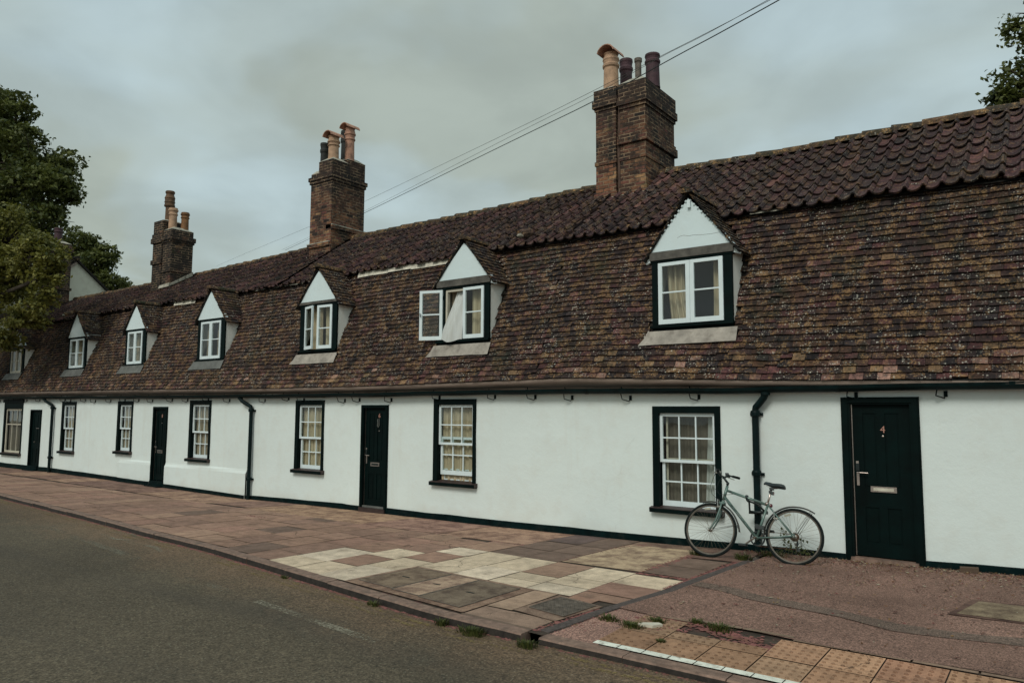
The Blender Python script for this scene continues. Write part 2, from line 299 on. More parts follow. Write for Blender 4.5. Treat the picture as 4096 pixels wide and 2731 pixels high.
# ------------------------------------------------------------------ mesh builder
ORG = {}
class MB:
    def __init__(s): s.v = []; s.f = []; s.mi = []; s.c = []; s.mats = []; s.cur = 0; s.tint = (1, 1, 1)
    def mat(s, m):
        m = M[m]
        if m not in s.mats: s.mats.append(m)
        s.cur = s.mats.index(m); return s
    def add(s, vs, fs, tint=None):
        o = len(s.v); s.v += [tuple(p) for p in vs]
        for f in fs:
            s.f.append(tuple(i + o for i in f)); s.mi.append(s.cur); s.c.append(tint or s.tint)
        return s
    def quad(s, a, b, c, d, tint=None): return s.add([a, b, c, d], [(0, 1, 2, 3)], tint)
    def box(s, x0, x1, y0, y1, z0, z1, tint=None):
        vs = [(x, y, z) for z in (z0, z1) for y in (y0, y1) for x in (x0, x1)]
        return s.add(vs, [(0, 2, 3, 1), (4, 5, 7, 6), (0, 1, 5, 4), (2, 6, 7, 3), (0, 4, 6, 2), (1, 3, 7, 5)], tint)
    def obox(s, c, ax, ay, az, tint=None):
        """box from centre and half-axis vectors"""
        c, ax, ay, az = map(Vector, (c, ax, ay, az))
        vs = [c + ax * i + ay * j + az * k for k in (-1, 1) for j in (-1, 1) for i in (-1, 1)]
        return s.add(vs, [(0, 2, 3, 1), (4, 5, 7, 6), (0, 1, 5, 4), (2, 6, 7, 3), (0, 4, 6, 2), (1, 3, 7, 5)], tint)
    def prism(s, poly, off, tint=None):
        """poly: list of points, extruded by vector off"""
        n = len(poly); off = Vector(off); a = [Vector(p) for p in poly]
        vs = a + [p + off for p in a]
        fs = [tuple(range(n)), tuple(range(2 * n - 1, n - 1, -1))] + [(i, i + n, (i + 1) % n + n, (i + 1) % n) for i in range(n)]
        return s.add(vs, fs, tint)
    def tube(s, path, r, n=8, caps=True, tint=None, closed=False):
        path = [Vector(p) for p in path]; k = len(path)
        rs = r if isinstance(r, (list, tuple)) else [r] * k
        vs = []; prev = None
        for i, p in enumerate(path):
            if closed: t = path[(i + 1) % k] - path[i - 1]
            else: t = path[min(i + 1, k - 1)] - path[max(i - 1, 0)]
            t = t.normalized() if t.length > 1e-9 else Vector((0, 0, 1))
            if prev is None:
                a = Vector((0, 0, 1)) if abs(t.z) < .9 else Vector((1, 0, 0)); u = t.cross(a).normalized()
            else:
                u = (prev - t * prev.dot(t)).normalized()
            prev = u; w = t.cross(u)
            for j in range(n):
                a = 2 * PI * j / n; vs.append(p + (u * math.cos(a) + w * math.sin(a)) * rs[i])
        fs = []
        for i in range(k if closed else k - 1):
            i2 = (i + 1) % k
            for j in range(n):
                j2 = (j + 1) % n; fs.append((i * n + j, i * n + j2, i2 * n + j2, i2 * n + j))
        if caps and not closed: fs += [tuple(range(n - 1, -1, -1)), tuple(range((k - 1) * n, k * n))]
        return s.add(vs, fs, tint)
    def lathe(s, prof, c, n=20, tint=None, axis=None):
        """prof [(r, h)] about vertical through c"""
        c = Vector(c); vs = []
        ax = Vector(axis).normalized() if axis else Vector((0, 0, 1))
        a0 = Vector((1, 0, 0)) if abs(ax.x) < .9 else Vector((0, 1, 0)); u = ax.cross(a0).normalized(); w = ax.cross(u)
        for r, h in prof:
            for j in range(n):
                a = 2 * PI * j / n; vs.append(c + ax * h + (u * math.cos(a) + w * math.sin(a)) * r)
        fs = [(i * n + j, i * n + (j + 1) % n, (i + 1) * n + (j + 1) % n, (i + 1) * n + j) for i in range(len(prof) - 1) for j in range(n)]
        fs += [tuple(range(n - 1, -1, -1)), tuple(range((len(prof) - 1) * n, len(prof) * n))]
        return s.add(vs, fs, tint)
    def build(s, name, parent=None, smooth=False, org=None, mat=None):
        me = bpy.data.meshes.new(name)
        o = Vector(org) if org else (ORG.get(parent.name, Vector()) if parent else Vector())
        if mat: s.mats = [M[mat]] if not s.mats else s.mats
        me.from_pydata([(p[0] - o.x, p[1] - o.y, p[2] - o.z) for p in s.v], [], s.f)
        for m in s.mats: me.materials.append(m)
        me.polygons.foreach_set('material_index', s.mi)
        if smooth: me.polygons.foreach_set('use_smooth', [True] * len(s.f))
        if any(c != (1, 1, 1) for c in s.c):
            a = me.color_attributes.new('tint', 'FLOAT_COLOR', 'CORNER')
            buf = []
            for f, c in zip(s.f, s.c): buf += [c[0], c[1], c[2], 1.0] * len(f)
            a.data.foreach_set('color', buf)
        me.update()
        ob = bpy.data.objects.new(name, me); COL.objects.link(ob)
        if parent: ob.parent = parent; ORG[ob.name] = o
        elif org: ob.location = o; ORG[ob.name] = o
        return ob
def mb(m): return MB().mat(m)
def tag(o, label=None, cat=None, group=None, kind=None):
    if label: o['label'] = label
    if cat: o['category'] = cat
    if group: o['group'] = group
    if kind: o['kind'] = kind
    return o
def empty(name, loc, label, cat, group=None):
    o = bpy.data.objects.new(name, None); COL.objects.link(o); o.location = loc; o.empty_display_size = .2
    ORG[o.name] = Vector(loc); return tag(o, label, cat, group)
def text_mesh(name, txt, size, mat, parent, place, shear=0, extrude=.002, sx=1.0):
    cu = bpy.data.curves.new(name, 'FONT'); cu.body = txt; cu.size = size; cu.extrude = extrude; cu.shear = shear
    cu.align_x = 'CENTER'; cu.align_y = 'CENTER'
    ob = bpy.data.objects.new(name + '_tmp', cu); COL.objects.link(ob)
    dg = bpy.context.evaluated_depsgraph_get(); dg.update()
    me = bpy.data.meshes.new_from_object(ob.evaluated_get(dg)); bpy.data.objects.remove(ob)
    me.name = name; me.transform(place @ Matrix.Diagonal((sx, 1, 1, 1)))
    o = ORG.get(parent.name, Vector()); me.transform(Matrix.Translation(-o))
    me.materials.clear(); me.materials.append(M[mat])
    n = bpy.data.objects.new(name, me); COL.objects.link(n); n.parent = parent; ORG[n.name] = o
    return n

# ------------------------------------------------------------------ roof shapes
def sag(x, t): return .022 * noise.noise(Vector((x * .55, t * 2.1, 3.3))) + .012 * noise.noise(Vector((x * 1.7, t * 5, 9)))
def low_roof(x, t):           # plain-tiled steep slope, t 0 eave .. 1 break
    ze, zb = interp(x, ZE), interp(x, ZB)
    return Vector((x, D - .2 + t * (YBK - D + .2) - .918 * sag(x, t), ze + t * (zb - ze) + .395 * sag(x, t)))
def up_roof(x, t):            # pantiled slope
    zb, zr = interp(x, ZB) - .05, interp(x, ZR) - .03
    return Vector((x, 10.86 + t * (YR - 10.86) - .58 * sag(x, t + 2), zb + t * (zr - zb) + .8 * sag(x, t + 2)))
NL = Vector((0, -.918, .395)); NU = Vector((0, -.565, .825))
def main_y(x, z):             # y of the main roof surface at height z
    ze, zb = interp(x, ZE), interp(x, ZB)
    if z < zb: return D - .2 + (z - ze) / (zb - ze) * (YBK - D + .2)
    zr = interp(x, ZR); return 10.95 + (z - zb) / (zr - zb) * (YR - 10.95)

PAL = [((.042, .030, .029), 30), ((.058, .036, .032), 26), ((.074, .044, .032), 18), ((.080, .038, .038), 14), ((.100, .062, .040), 6), ((.034, .028, .030), 14), ((.115, .058, .056), 3), ((.15, .10, .058), 2)]
PALS = [p for p, w in PAL for _ in range(w)]
def tile_tint(x, t, r):
    c = r.choice(PALS)
    low = sstep(.22, .0, t)
    if r.random() < .30 * low: c = r.choice([(.17, .10, .085), (.13, .06, .06), (.22, .15, .085), (.14, .08, .05), (.30, .19, .15), (.13, .065, .06), (.11, .055, .055), (.10, .05, .045)])
    if x < -8 and r.random() < .35: c = tuple(a * .78 + b * .22 for a, b in zip(c, (.105, .062, .042)))
    k = r.uniform(.58, 1.16); return tuple(min(.6, v * k) for v in c)

def lay_tile(m, surf, N, u0, u1, v, L, h, r, tint, th=.019, d=.35):
    dv = r.uniform(-.22, .22) * d * L + (.25 * L if r.random() < .02 else 0); sk = r.uniform(-.16, .16) * d * L
    hj = h + r.uniform(-.004, .006)
    a = surf(u0, v + dv + sk) + N * hj; b = surf(u1, v + dv - sk) + N * (hj + r.uniform(-.004, .004))
    c = surf(u1, v + L * 1.4) + N * .003; e = surf(u0, v + L * 1.4) + N * .003
    a2 = a - N * th; b2 = b - N * th
    dk = tuple(q * w_ for q, w_ in zip(tint, (.16, .24, .26)))  # butts and sides: shade of the row gaps put into the tint, plus algae
    m.add([a, b, c, e, a2, b2, c - N * th, e - N * th], [(0, 1, 2, 3)], tint)
    m.c_off = None
    o = len(m.v) - 8
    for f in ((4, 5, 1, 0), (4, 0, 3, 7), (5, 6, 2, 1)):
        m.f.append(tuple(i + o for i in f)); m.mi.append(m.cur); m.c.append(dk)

# dormers: xl, xr, sill z, head z, gable apex x, apex z, ridge z, deep lintel?
DORM = [
 dict(xl=-4.97, xr=-3.74, xa=-4.37, za=4.93, zr=5.05, gb=4.20, cot=0, cas=(-4.865, -3.868), lint=True),
 dict(xl=-9.30, xr=-8.10, xa=-8.69, za=4.83, zr=4.94, gb=4.20, cot=1, cas=(-9.13, -8.215), lint=True),
 dict(xl=-13.32, xr=-12.13, xa=-12.74, za=4.76, zr=4.89, gb=4.13, cot=1, cas=(-13.15, -12.27), lint=True),
 dict(xl=-17.33, xr=-16.17, xa=-16.80, za=4.69, zr=4.81, gb=4.05, cot=2, cas=(-17.17, -16.32), lint=False),
 dict(xl=-20.94, xr=-19.87, xa=-20.41, za=4.65, zr=4.76, gb=4.02, cot=2, cas=(-20.80, -20.02), lint=False),
 dict(xl=-24.45, xr=-23.30, xa=-23.98, za=4.67, zr=4.77, gb=4.00, cot=3, cas=(-24.32, -23.42), lint=False),
 dict(xl=-28.86, xr=-27.73, xa=-28.33, za=4.50, zr=4.62, gb=3.94, cot=3, cas=(-28.70, -27.87), lint=False),
]
YF = 10.25
def dormer_z(d, x):           # height of dormer roof surface above x
    he = d['gb'] - .13
    hw = (d['xr'] - d['xl']) / 2 + .12
    return d['zr'] - abs(x - d['xa']) / hw * (d['zr'] - he)
def under_dormer(x, z, pad=.0):
    for d in DORM:
        if d['xl'] - .02 - pad < x < d['xr'] + .02 + pad and z > 2.98:
            if z < dormer_z(d, x) + .0: return True
    return False

# ------------------------------------------------------------------ the cottages
COTS = [(-6.9, 6.0), (-14.95, -6.9), (-22.9, -14.95), (-31.0, -22.9)]
LAB = [
 'nearest white cottage with black door 4 and the bicycle leaning on it',
 'second white cottage with black door 6 and a wide open dormer casement',
 'third white cottage with black door 8 and a thickened lower wall',
 'shaded white cottage at the far end of the terrace beside the trees',
]
roots = []
for i, (a, b) in enumerate(COTS):
    xc = [-2, -10.8, -18.8, -26.2][i]
    roots.append(empty('cottage', (xc, D, interp(xc, ZG)), LAB[i], 'cottage', 'terraced cottages along the street'))

WINS = [  # xl xr zsill ztop cottage
 (-4.95, -3.92, .42, 1.90, 0), (-9.29, -8.30, .54, 2.03, 1), (-13.26, -12.33, .56, 2.03, 1), (-17.38, -16.46, .62, 2.05, 2),
 (-20.99, -20.16, .67, 2.05, 2), (-24.42, -23.50, .56, 2.05, 3), (-28.75, -27.25, .36, 2.06, 3)]
DOORS = [(-2.34, -1.46, .0, 2.01, 0), (-11.21, -10.46, -.11, 1.93, 1), (-19.10, -18.40, -.12, 1.90, 2), (-26.62, -25.83, -.08, 1.81, 3)]

def wall_mesh(ci):
    a, b = COTS[ci]; m = mb('render')
    op = [(x0, x1, z0, z1) for x0, x1, z0, z1, c in WINS + DOORS if c == ci]
    xs = sorted(set([a, b] + [round(a + (b - a) * k / 40, 3) for k in range(41)] + [v for o in op for v in o[:2]]))
    zs = sorted(set([-.3, .02, .2, .40, .46, .5, .8, 1.1, 1.4, 1.7, 2.0, 2.2, 2.36] + [v for o in op for v in o[2:]]))
    def pt(x, z):
        y = D + .009 * noise.noise(Vector((x * .8, z * .9, 1))) + .005 * noise.noise(Vector((x * 2.3, z * 2.5, 7)))
        if ci == 2 and x > -20.9: y -= .035 * sstep(.5, .42, z + .02 * math.sin(x * 2))
        if ci == 1 and -11.6 < x < -11.2: y -= .02 * sstep(.6, .1, z)
        return (x, y, z)
    idx = {}
    for x in xs:
        for z in zs: idx[x, z] = len(m.v); m.v.append(pt(x, z))
    def inop(x, z): return any(o[0] < x < o[1] and o[2] < z < o[3] for o in op)
    for x0, x1 in zip(xs, xs[1:]):
        for z0, z1 in zip(zs, zs[1:]):
            if inop((x0 + x1) / 2, (z0 + z1) / 2): continue
            m.f.append((idx[x0, z0], idx[x1, z0], idx[x1, z1], idx[x0, z1])); m.mi.append(0); m.c.append((1, 1, 1))
    for x0, x1, z0, z1 in op:   # reveals
        y0, y1 = D - .0, D + .16
        m.quad((x0, y0, z0), (x0, y1, z0), (x0, y1, z1), (x0, y0, z1)); m.quad((x1, y0, z0), (x1, y0, z1), (x1, y1, z1), (x1, y1, z0))
        m.quad((x0, y0, z1), (x0, y1, z1), (x1, y1, z1), (x1, y0, z1)); m.quad((x0, y0, z0), (x1, y0, z0), (x1, y1, z0), (x0, y1, z0))
    # party, back and gable walls
    zr = interp(a, ZR) - .12
    for x in ([a + .05] + ([b - .02] if ci == 0 else [])):
        m.add([(x, D + .02, -.3), (x, D + .02, 2.3), (x, YBK - .02, 4.6), (x, YR, 6.1 if x < -20 else 6.22), (x, YR + 3, 2.3), (x, YR + 3, -.3)], [(0, 1, 2, 3, 4, 5)])
    m.quad((a, YR + 3, -.3), (b, YR + 3, -.3), (b, YR + 3, 2.6), (a, YR + 3, 2.6))
    w = m.build('wall', roots[ci], smooth=False)
    return w
for ci in range(4):
    wall_mesh(ci)
    a, b = COTS[ci]
    # black plinth
    doors = [(d[0], d[1]) for d in DOORS if d[4] == ci]
    cuts = [a] + [v for d in doors for v in d] + [b]
    for k in range(0, len(cuts), 2):
        m = mb('plinth'); x0, x1 = cuts[k], cuts[k + 1]; n = max(1, int((x1 - x0) / .5))
        for j in range(n):
            u0, u1 = x0 + (x1 - x0) * j / n, x0 + (x1 - x0) * (j + 1) / n
            def top(u): return interp(u, ZG) + interp(u, [(-31, .16), (-15, .08), (-10.4, .11), (-5, .095), (-2, .07), (0, .09)]) + .012 * noise.noise(Vector((u * 1.3, 0, 0)))
            yf = D - .028
            A = [(u0, yf, -.35), (u1, yf, -.35), (u1, yf, top(u1)), (u0, yf, top(u0)), (u0, D + .01, top(u0) + .008), (u1, D + .01, top(u1) + .008)]
            if ci == 2 and u0 > -20.9: A = [(q[0], q[1] - .04, q[2]) for q in A[:4]] + A[4:]
            m.add(A, [(0, 1, 2, 3), (3, 2, 5, 4)])
        m.build('plinth', roots[ci])
    # soffit board and tiles' edge fillet
    m = mb('soffit'); n = int((b - a) / .4)
    for j in range(n):
        u0, u1 = a + (b - a) * j / n, a + (b - a) * (j + 1) / n
        prof = lambda u: [(u, D - .205, interp(u, ZE) - .035), (u, D - .20, interp(u, ZE) - .07), (u, D - .13, interp(u, ZE) - .12), (u, D - .06, interp(u, ZGU) + .045), (u, D + .0, interp(u, ZGU) + .02)]
        p, q = prof(u0), prof(u1)
        m.add(p + q, [(k, k + 5, k + 6, k + 1) for k in range(4)])
    m.build('soffit', roots[ci], smooth=True)
    # gutter and its iron brackets
    m = mb('iron'); n = int((b - a) / .3) + 1; rr = .080
    ring = 7; vs = []
    for j in range(n + 1):
        u = a + (b - a) * j / n; z = interp(u, ZGU) + .018 + .016 * noise.noise(Vector((u * .9, 2, 2)))
        for k in range(ring):
            an = PI + PI * k / (ring - 1); vs.append((u, D - .125 + rr * math.cos(an), z + rr * math.sin(an)))
        for k in range(ring):
            an = PI * 2 - PI * k / (ring - 1); vs.append((u, D - .125 + (rr - .006) * math.cos(an), z + (rr - .006) * math.sin(an)))
    R2 = ring * 2
    m.add(vs, [(j * R2 + k, (j + 1) * R2 + k, (j + 1) * R2 + (k + 1) % R2, j * R2 + (k + 1) % R2) for j in range(n) for k in range(R2)])
    u = a + .9
    while u < b:   # joint collars
        z = interp(u, ZGU) + .02
        for k in range(6):
            an = PI + PI * k / 6; an2 = PI + PI * (k + 1) / 6
            m.quad((u - .03, D - .125 + .086 * math.cos(an), z + .086 * math.sin(an)), (u + .03, D - .125 + .086 * math.cos(an), z + .086 * math.sin(an)), (u + .03, D - .125 + .086 * math.cos(an2), z + .086 * math.sin(an2)), (u - .03, D - .125 + .086 * math.cos(an2), z + .086 * math.sin(an2)))
        u += 1.83
    g = m.build('gutter', roots[ci])
    for bi, bx in enumerate([-29.3, -28.2, -27.1, -26.12, -24.4, -24.02, -23.06, -22.44, -21.51, -20.75, -19.99, -19.29, -18.35, -17.6, -16.71, -15.84, -14.44, -13.64, -13.12, -11.85, -11.41, -10.48, -9.26, -7.98, -7.17, -6.44, -5.43, -4.34, -2.24, -1.26, 1.0, 2.6]):
        if not a <= bx < b: continue
        z = interp(bx, ZGU); m = mb('iron'); s_ = rnd.uniform(-.03, .03); dz = rnd.uniform(-.02, .03)
        m.tube([(bx, D - .06, z + .06), (bx, D - .07, z - .02), (bx + .01, D - .115, z - .045), (bx + .02 + s_, D - .10, z - .125 + dz), (bx + .10 + s_, D - .03, z - .155 + dz), (bx + .11 + s_, D - .008, z - .10 + dz)], .0085, 5)
        m.tube([(bx - .07, D - .12, z - .05), (bx + .06, D - .12, z - .045)], .008, 5)
        m.box(bx + .09 + s_, bx + .13 + s_, D - .012, D - .001, z - .14 + dz, z - .07 + dz)
        m.build('gutter_bracket', g)

# downpipes
for px, topx, ci in ((-3.41, -3.25, 0), (-14.76, -15.12, 2), (-24.92, -25.42, 3)):
    z = interp(topx, ZGU); zb = interp(px, ZG); yp = D - .075; r = .042 if ci else .045
    m = mb('iron')
    m.tube([(topx, D - .125, z - .02), (topx, D - .125, z - .07), (topx + (px - topx) * .15, D - .12, z - .12), (topx + (px - topx) * .55, D - .095, z - .19), (px - (px - topx) * .06, yp, z - .25), (px, yp, z - .31), (px, yp, 1.0), (px, yp, zb - .03)], r, 14)
    m.lathe([(r, 0), (r + .018, .004), (r + .02, .05), (r + .012, .075), (r, .08)], (px, yp, z - .37), 14)
    m.lathe([(r, 0), (r + .016, .004), (r + .016, .04), (r, .05)], (topx, D - .125, z - .09), 14)
    m.lathe([(r, 0), (r + .016, .004), (r + .018, .05), (r + .01, .07), (r, .075)], (px, yp, zb + (.42 if ci else 1.0)), 14)
    for zz in (z - .34, zb + (.45 if ci else 1.02)):
        m.box(px - .085, px + .085, D - .03, D - .002, zz - .018, zz + .018)
    m.build('downpipe', roots[ci], smooth=False)

# ---- roofs
for ci in range(4):
    a, b = COTS[ci]; r = random.Random(100 + ci)
    # underlay of the steep slope, open where the dormers stand
    m = mb('underlay')
    xs = sorted(set([a, b] + [v for d in DORM if a < d['xl'] < b for v in (d['xl'], d['xr'])] + [round(a + (b - a) * k / 16, 2) for k in range(17)]))
    ts = [0, .1, .2, .26, .3] + [.35 + .05 * k for k in range(14)]
    for x0, x1 in zip(xs, xs[1:]):
        for t0, t1 in zip(ts, ts[1:]):
            xm = (x0 + x1) / 2; zz = low_roof(xm, t1).z
            if any(d['xl'] <= xm <= d['xr'] and zz > 2.98 and zz < dormer_z(d, xm) for d in DORM): continue
            q = [low_roof(*p) - NL * .02 for p in ((x0, t0), (x1, t0), (x1, t1), (x0, t1))]
            m.quad(*q)
    m.quad((a, D - .2, 2.18), (b, D - .2, 2.18), (b, D - .2, 2.19), (a, D - .2, 2.19)) if False else None
    TW, NR = .158, 29
    m.mat('tile')
    for row in range(NR + 1):
        t = row / NR; off = (row % 2) * TW / 2 + r.uniform(-.015, .015)
        x = a - off + (0 if ci == 3 else 0)
        while x < b:
            w = TW * r.uniform(.94, 1.05); x0, x1 = max(x, a), min(x + w - .004, b); xm = (x0 + x1) / 2
            zz = low_roof(xm, min(t + .01, 1)).z
            if x1 - x0 > .03 and not any(d['xl'] - .03 < xm < d['xr'] + .03 and zz > 2.86 and zz < dormer_z(d, xm) - .0 for d in DORM):
                if True:
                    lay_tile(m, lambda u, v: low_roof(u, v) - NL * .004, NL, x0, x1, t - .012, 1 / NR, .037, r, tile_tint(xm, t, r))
                    if r.random() < .0: pass
            x += w
    lr = m.build('lower_roof', roots[ci])
    tag(lr, 'steep lower slope of weathered plain clay tiles')
    # pantiles
    m = mb('underlay')
    n = int((b - a) / .8)
    for j in range(n):
        u0, u1 = a + (b - a) * j / n, a + (b - a) * (j + 1) / n
        m.quad(*[up_roof(*p) - NU * .035 for p in ((u0, 0), (u1, 0), (u1, 1), (u0, 1))])
        m.quad((u0, YR + .0, interp(u0, ZR)), (u1, YR, interp(u1, ZR)), (u1, YR + 3.2, 2.3), (u0, YR + 3.2, 2.3))
        p, q = low_roof(u0, 1) - NL * .05, low_roof(u1, 1) - NL * .05
        m.quad(p, q, up_roof(u1, 0) - NU * .035, up_roof(u0, 0) - NU * .035)
    m.mat('pantile'); PW, PR = .213, 8; SG = 9
    for row in range(PR):
        t0, t1 = row / PR - .01, (row + 1) / PR + .035
        x = a + r.uniform(-.01, .01)
        while x < b - .05:
            base = r.choice([(.060, .034, .036), (.078, .040, .042), (.050, .032, .034), (.042, .031, .032), (.092, .048, .050), (.066, .038, .034), (.056, .038, .034)])
            if r.random() < .03: base = (.15, .075, .07)
            k = r.uniform(.62, 1.12) * (1 - .2 * sstep(-14, -28, x)); base = tuple(v * k for v in base)
            lift = .042 + r.uniform(-.004, .014); dt = r.uniform(-.012, .012); sk = r.uniform(-.008, .008)
            vs = []
            for si in range(SG + 1):
                s = si / SG
                h = -.024 * math.sin(PI * min(s / .66, 1)) if s < .66 else .052 * math.sin(PI * (s - .66) / .34 * .95)
                u = min(max(x + s * (PW + .012), a), b)
                p0 = up_roof(u, t0 + dt + sk * s) + NU * (h + lift); p1 = up_roof(u, min(t1, 1)) + NU * (h + .004)
                vs += [p0, p1, p0 - NU * .024]
            fs = []; 
            for si in range(SG):
                o = si * 3; fs += [(o, o + 3, o + 4, o + 1)]
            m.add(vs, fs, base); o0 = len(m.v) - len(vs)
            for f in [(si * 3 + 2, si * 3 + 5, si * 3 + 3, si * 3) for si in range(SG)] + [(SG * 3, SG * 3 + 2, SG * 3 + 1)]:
                m.f.append(tuple(i + o0 for i in f)); m.mi.append(m.cur); m.c.append(tuple(q * .4 for q in base))  # butt edges darkened: the shadow under each pantile row is painted in
            x += PW
    ur = m.build('upper_roof', roots[ci], smooth=False)
    tag(ur, 'shallow upper slope of plum red pantiles')
    # ridge
    m = mb('ridge'); x = a
    while x < b - .02:
        L = .44 * r.uniform(.95, 1.05); x1 = min(x + L, b); vs = []; k = 9; rr0 = .135 + r.uniform(-.006, .006); c0 = r.choice([(.085, .058, .034), (.06, .05, .032), (.11, .07, .04), (.05, .042, .03)])
        dz0, dz1 = r.uniform(-.01, .012), r.uniform(-.012, .008)
        for xx, dz, rr in ((x, dz0 + .012, rr0 + .01), (x1 + .01, dz1, rr0 - .004)):
            for j in range(k):
                an = PI * j / (k - 1); vs.append((xx, YR - rr * math.cos(an), interp(xx, ZR) - .075 + dz + rr * math.sin(an) * .95))
        m.add(vs, [(j, j + 1, k + j + 1, k + j) for j in range(k - 1)] + [tuple(range(k))], c0)
        x = x1
    m.build('ridge_tiles', roots[ci])
    # ragged mortar bedding under the pantile edge
    m = mb('mortar'); x = a
    while x < b:
        w = r.uniform(.25, .6); x1 = min(x + w, b); xm = (x + x1) / 2
        pale = -12.1 < xm < -9.35 or -19.7 < xm < -18.9
        near_d = any(d['xl'] - .1 < xm < d['xr'] + .1 for d in DORM)
        if near_d and m.f: m.build('mortar_bedding', roots[ci]); m = mb('mortar')
        if not near_d:
            hgt = .075 + r.uniform(0, .03) if pale else .02; m.mat('pale_mortar' if pale else 'mortar')
            if not (pale or r.random() < .3):
                if m.f: m.build('mortar_bedding', roots[ci]); m = mb('mortar')
            else:
                zz0, zz1 = interp(x, ZB), interp(x1, ZB)
                yb_ = 10.865
                m.add([(x, yb_, zz0 - .05 - hgt), (x1, yb_, zz1 - .05 - hgt * r.uniform(.85, 1.1)), (x1, yb_ + .03, zz1 - .03), (x, yb_ + .03, zz0 - .03)], [(0, 1, 2, 3)])
        x = x1
    if m.f: m.build('mortar_bedding', roots[ci])

# ---- sash windows
def curtain(m, x0, x1, y, z0, z1, folds=6, amp=.018, lean=0.0, gather=0.0, n=36, seed=1):
    vs = []; rows = 6
    for j in range(rows + 1):
        t = j / rows
        for i in range(n + 1):
            s = i / n; g = 1 - gather * math.sin(PI * min(1, (1 - t) * 1.2)) * .5
            xx = x0 + (x1 - x0) * s * g + lean * (1 - t)
            yy = y + amp * math.sin(s * folds * 2 * PI + seed + .5 * math.sin(t * 3 + seed)) + .3 * amp * math.sin(s * folds * 5.3 + seed * 2)
            vs.append((xx, yy, z0 + (z1 - z0) * t))
    w = n + 1
    m.add(vs, [(j * w + i, j * w + i + 1, (j + 1) * w + i + 1, (j + 1) * w + i) for j in range(rows) for i in range(n)])
def sash_frame(m, x0, x1, y0, y1, z0, z1, cols, rows, st=.042, top=.045, bot=.045, bar=.02):
    m.box(x0, x0 + st, y0, y1, z0, z1); m.box(x1 - st, x1, y0, y1, z0, z1)
    m.box(x0 + st, x1 - st, y0 + .001, y1 - .001, z0, z0 + bot); m.box(x0 + st, x1 - st, y0 + .001, y1 - .001, z1 - top, z1)
    for i in range(1, cols):
        xx = x0 + st + (x1 - x0 - 2 * st) * i / cols; m.box(xx - bar / 2, xx + bar / 2, y0 + .006, y1 - .006, z0 + bot, z1 - top)
    for i in range(1, rows):
        zz = z0 + bot + (z1 - z0 - top - bot) * i / rows; m.box(x0 + st, x1 - st, y0 + .004, y1 - .004, zz - bar / 2, zz + bar / 2)
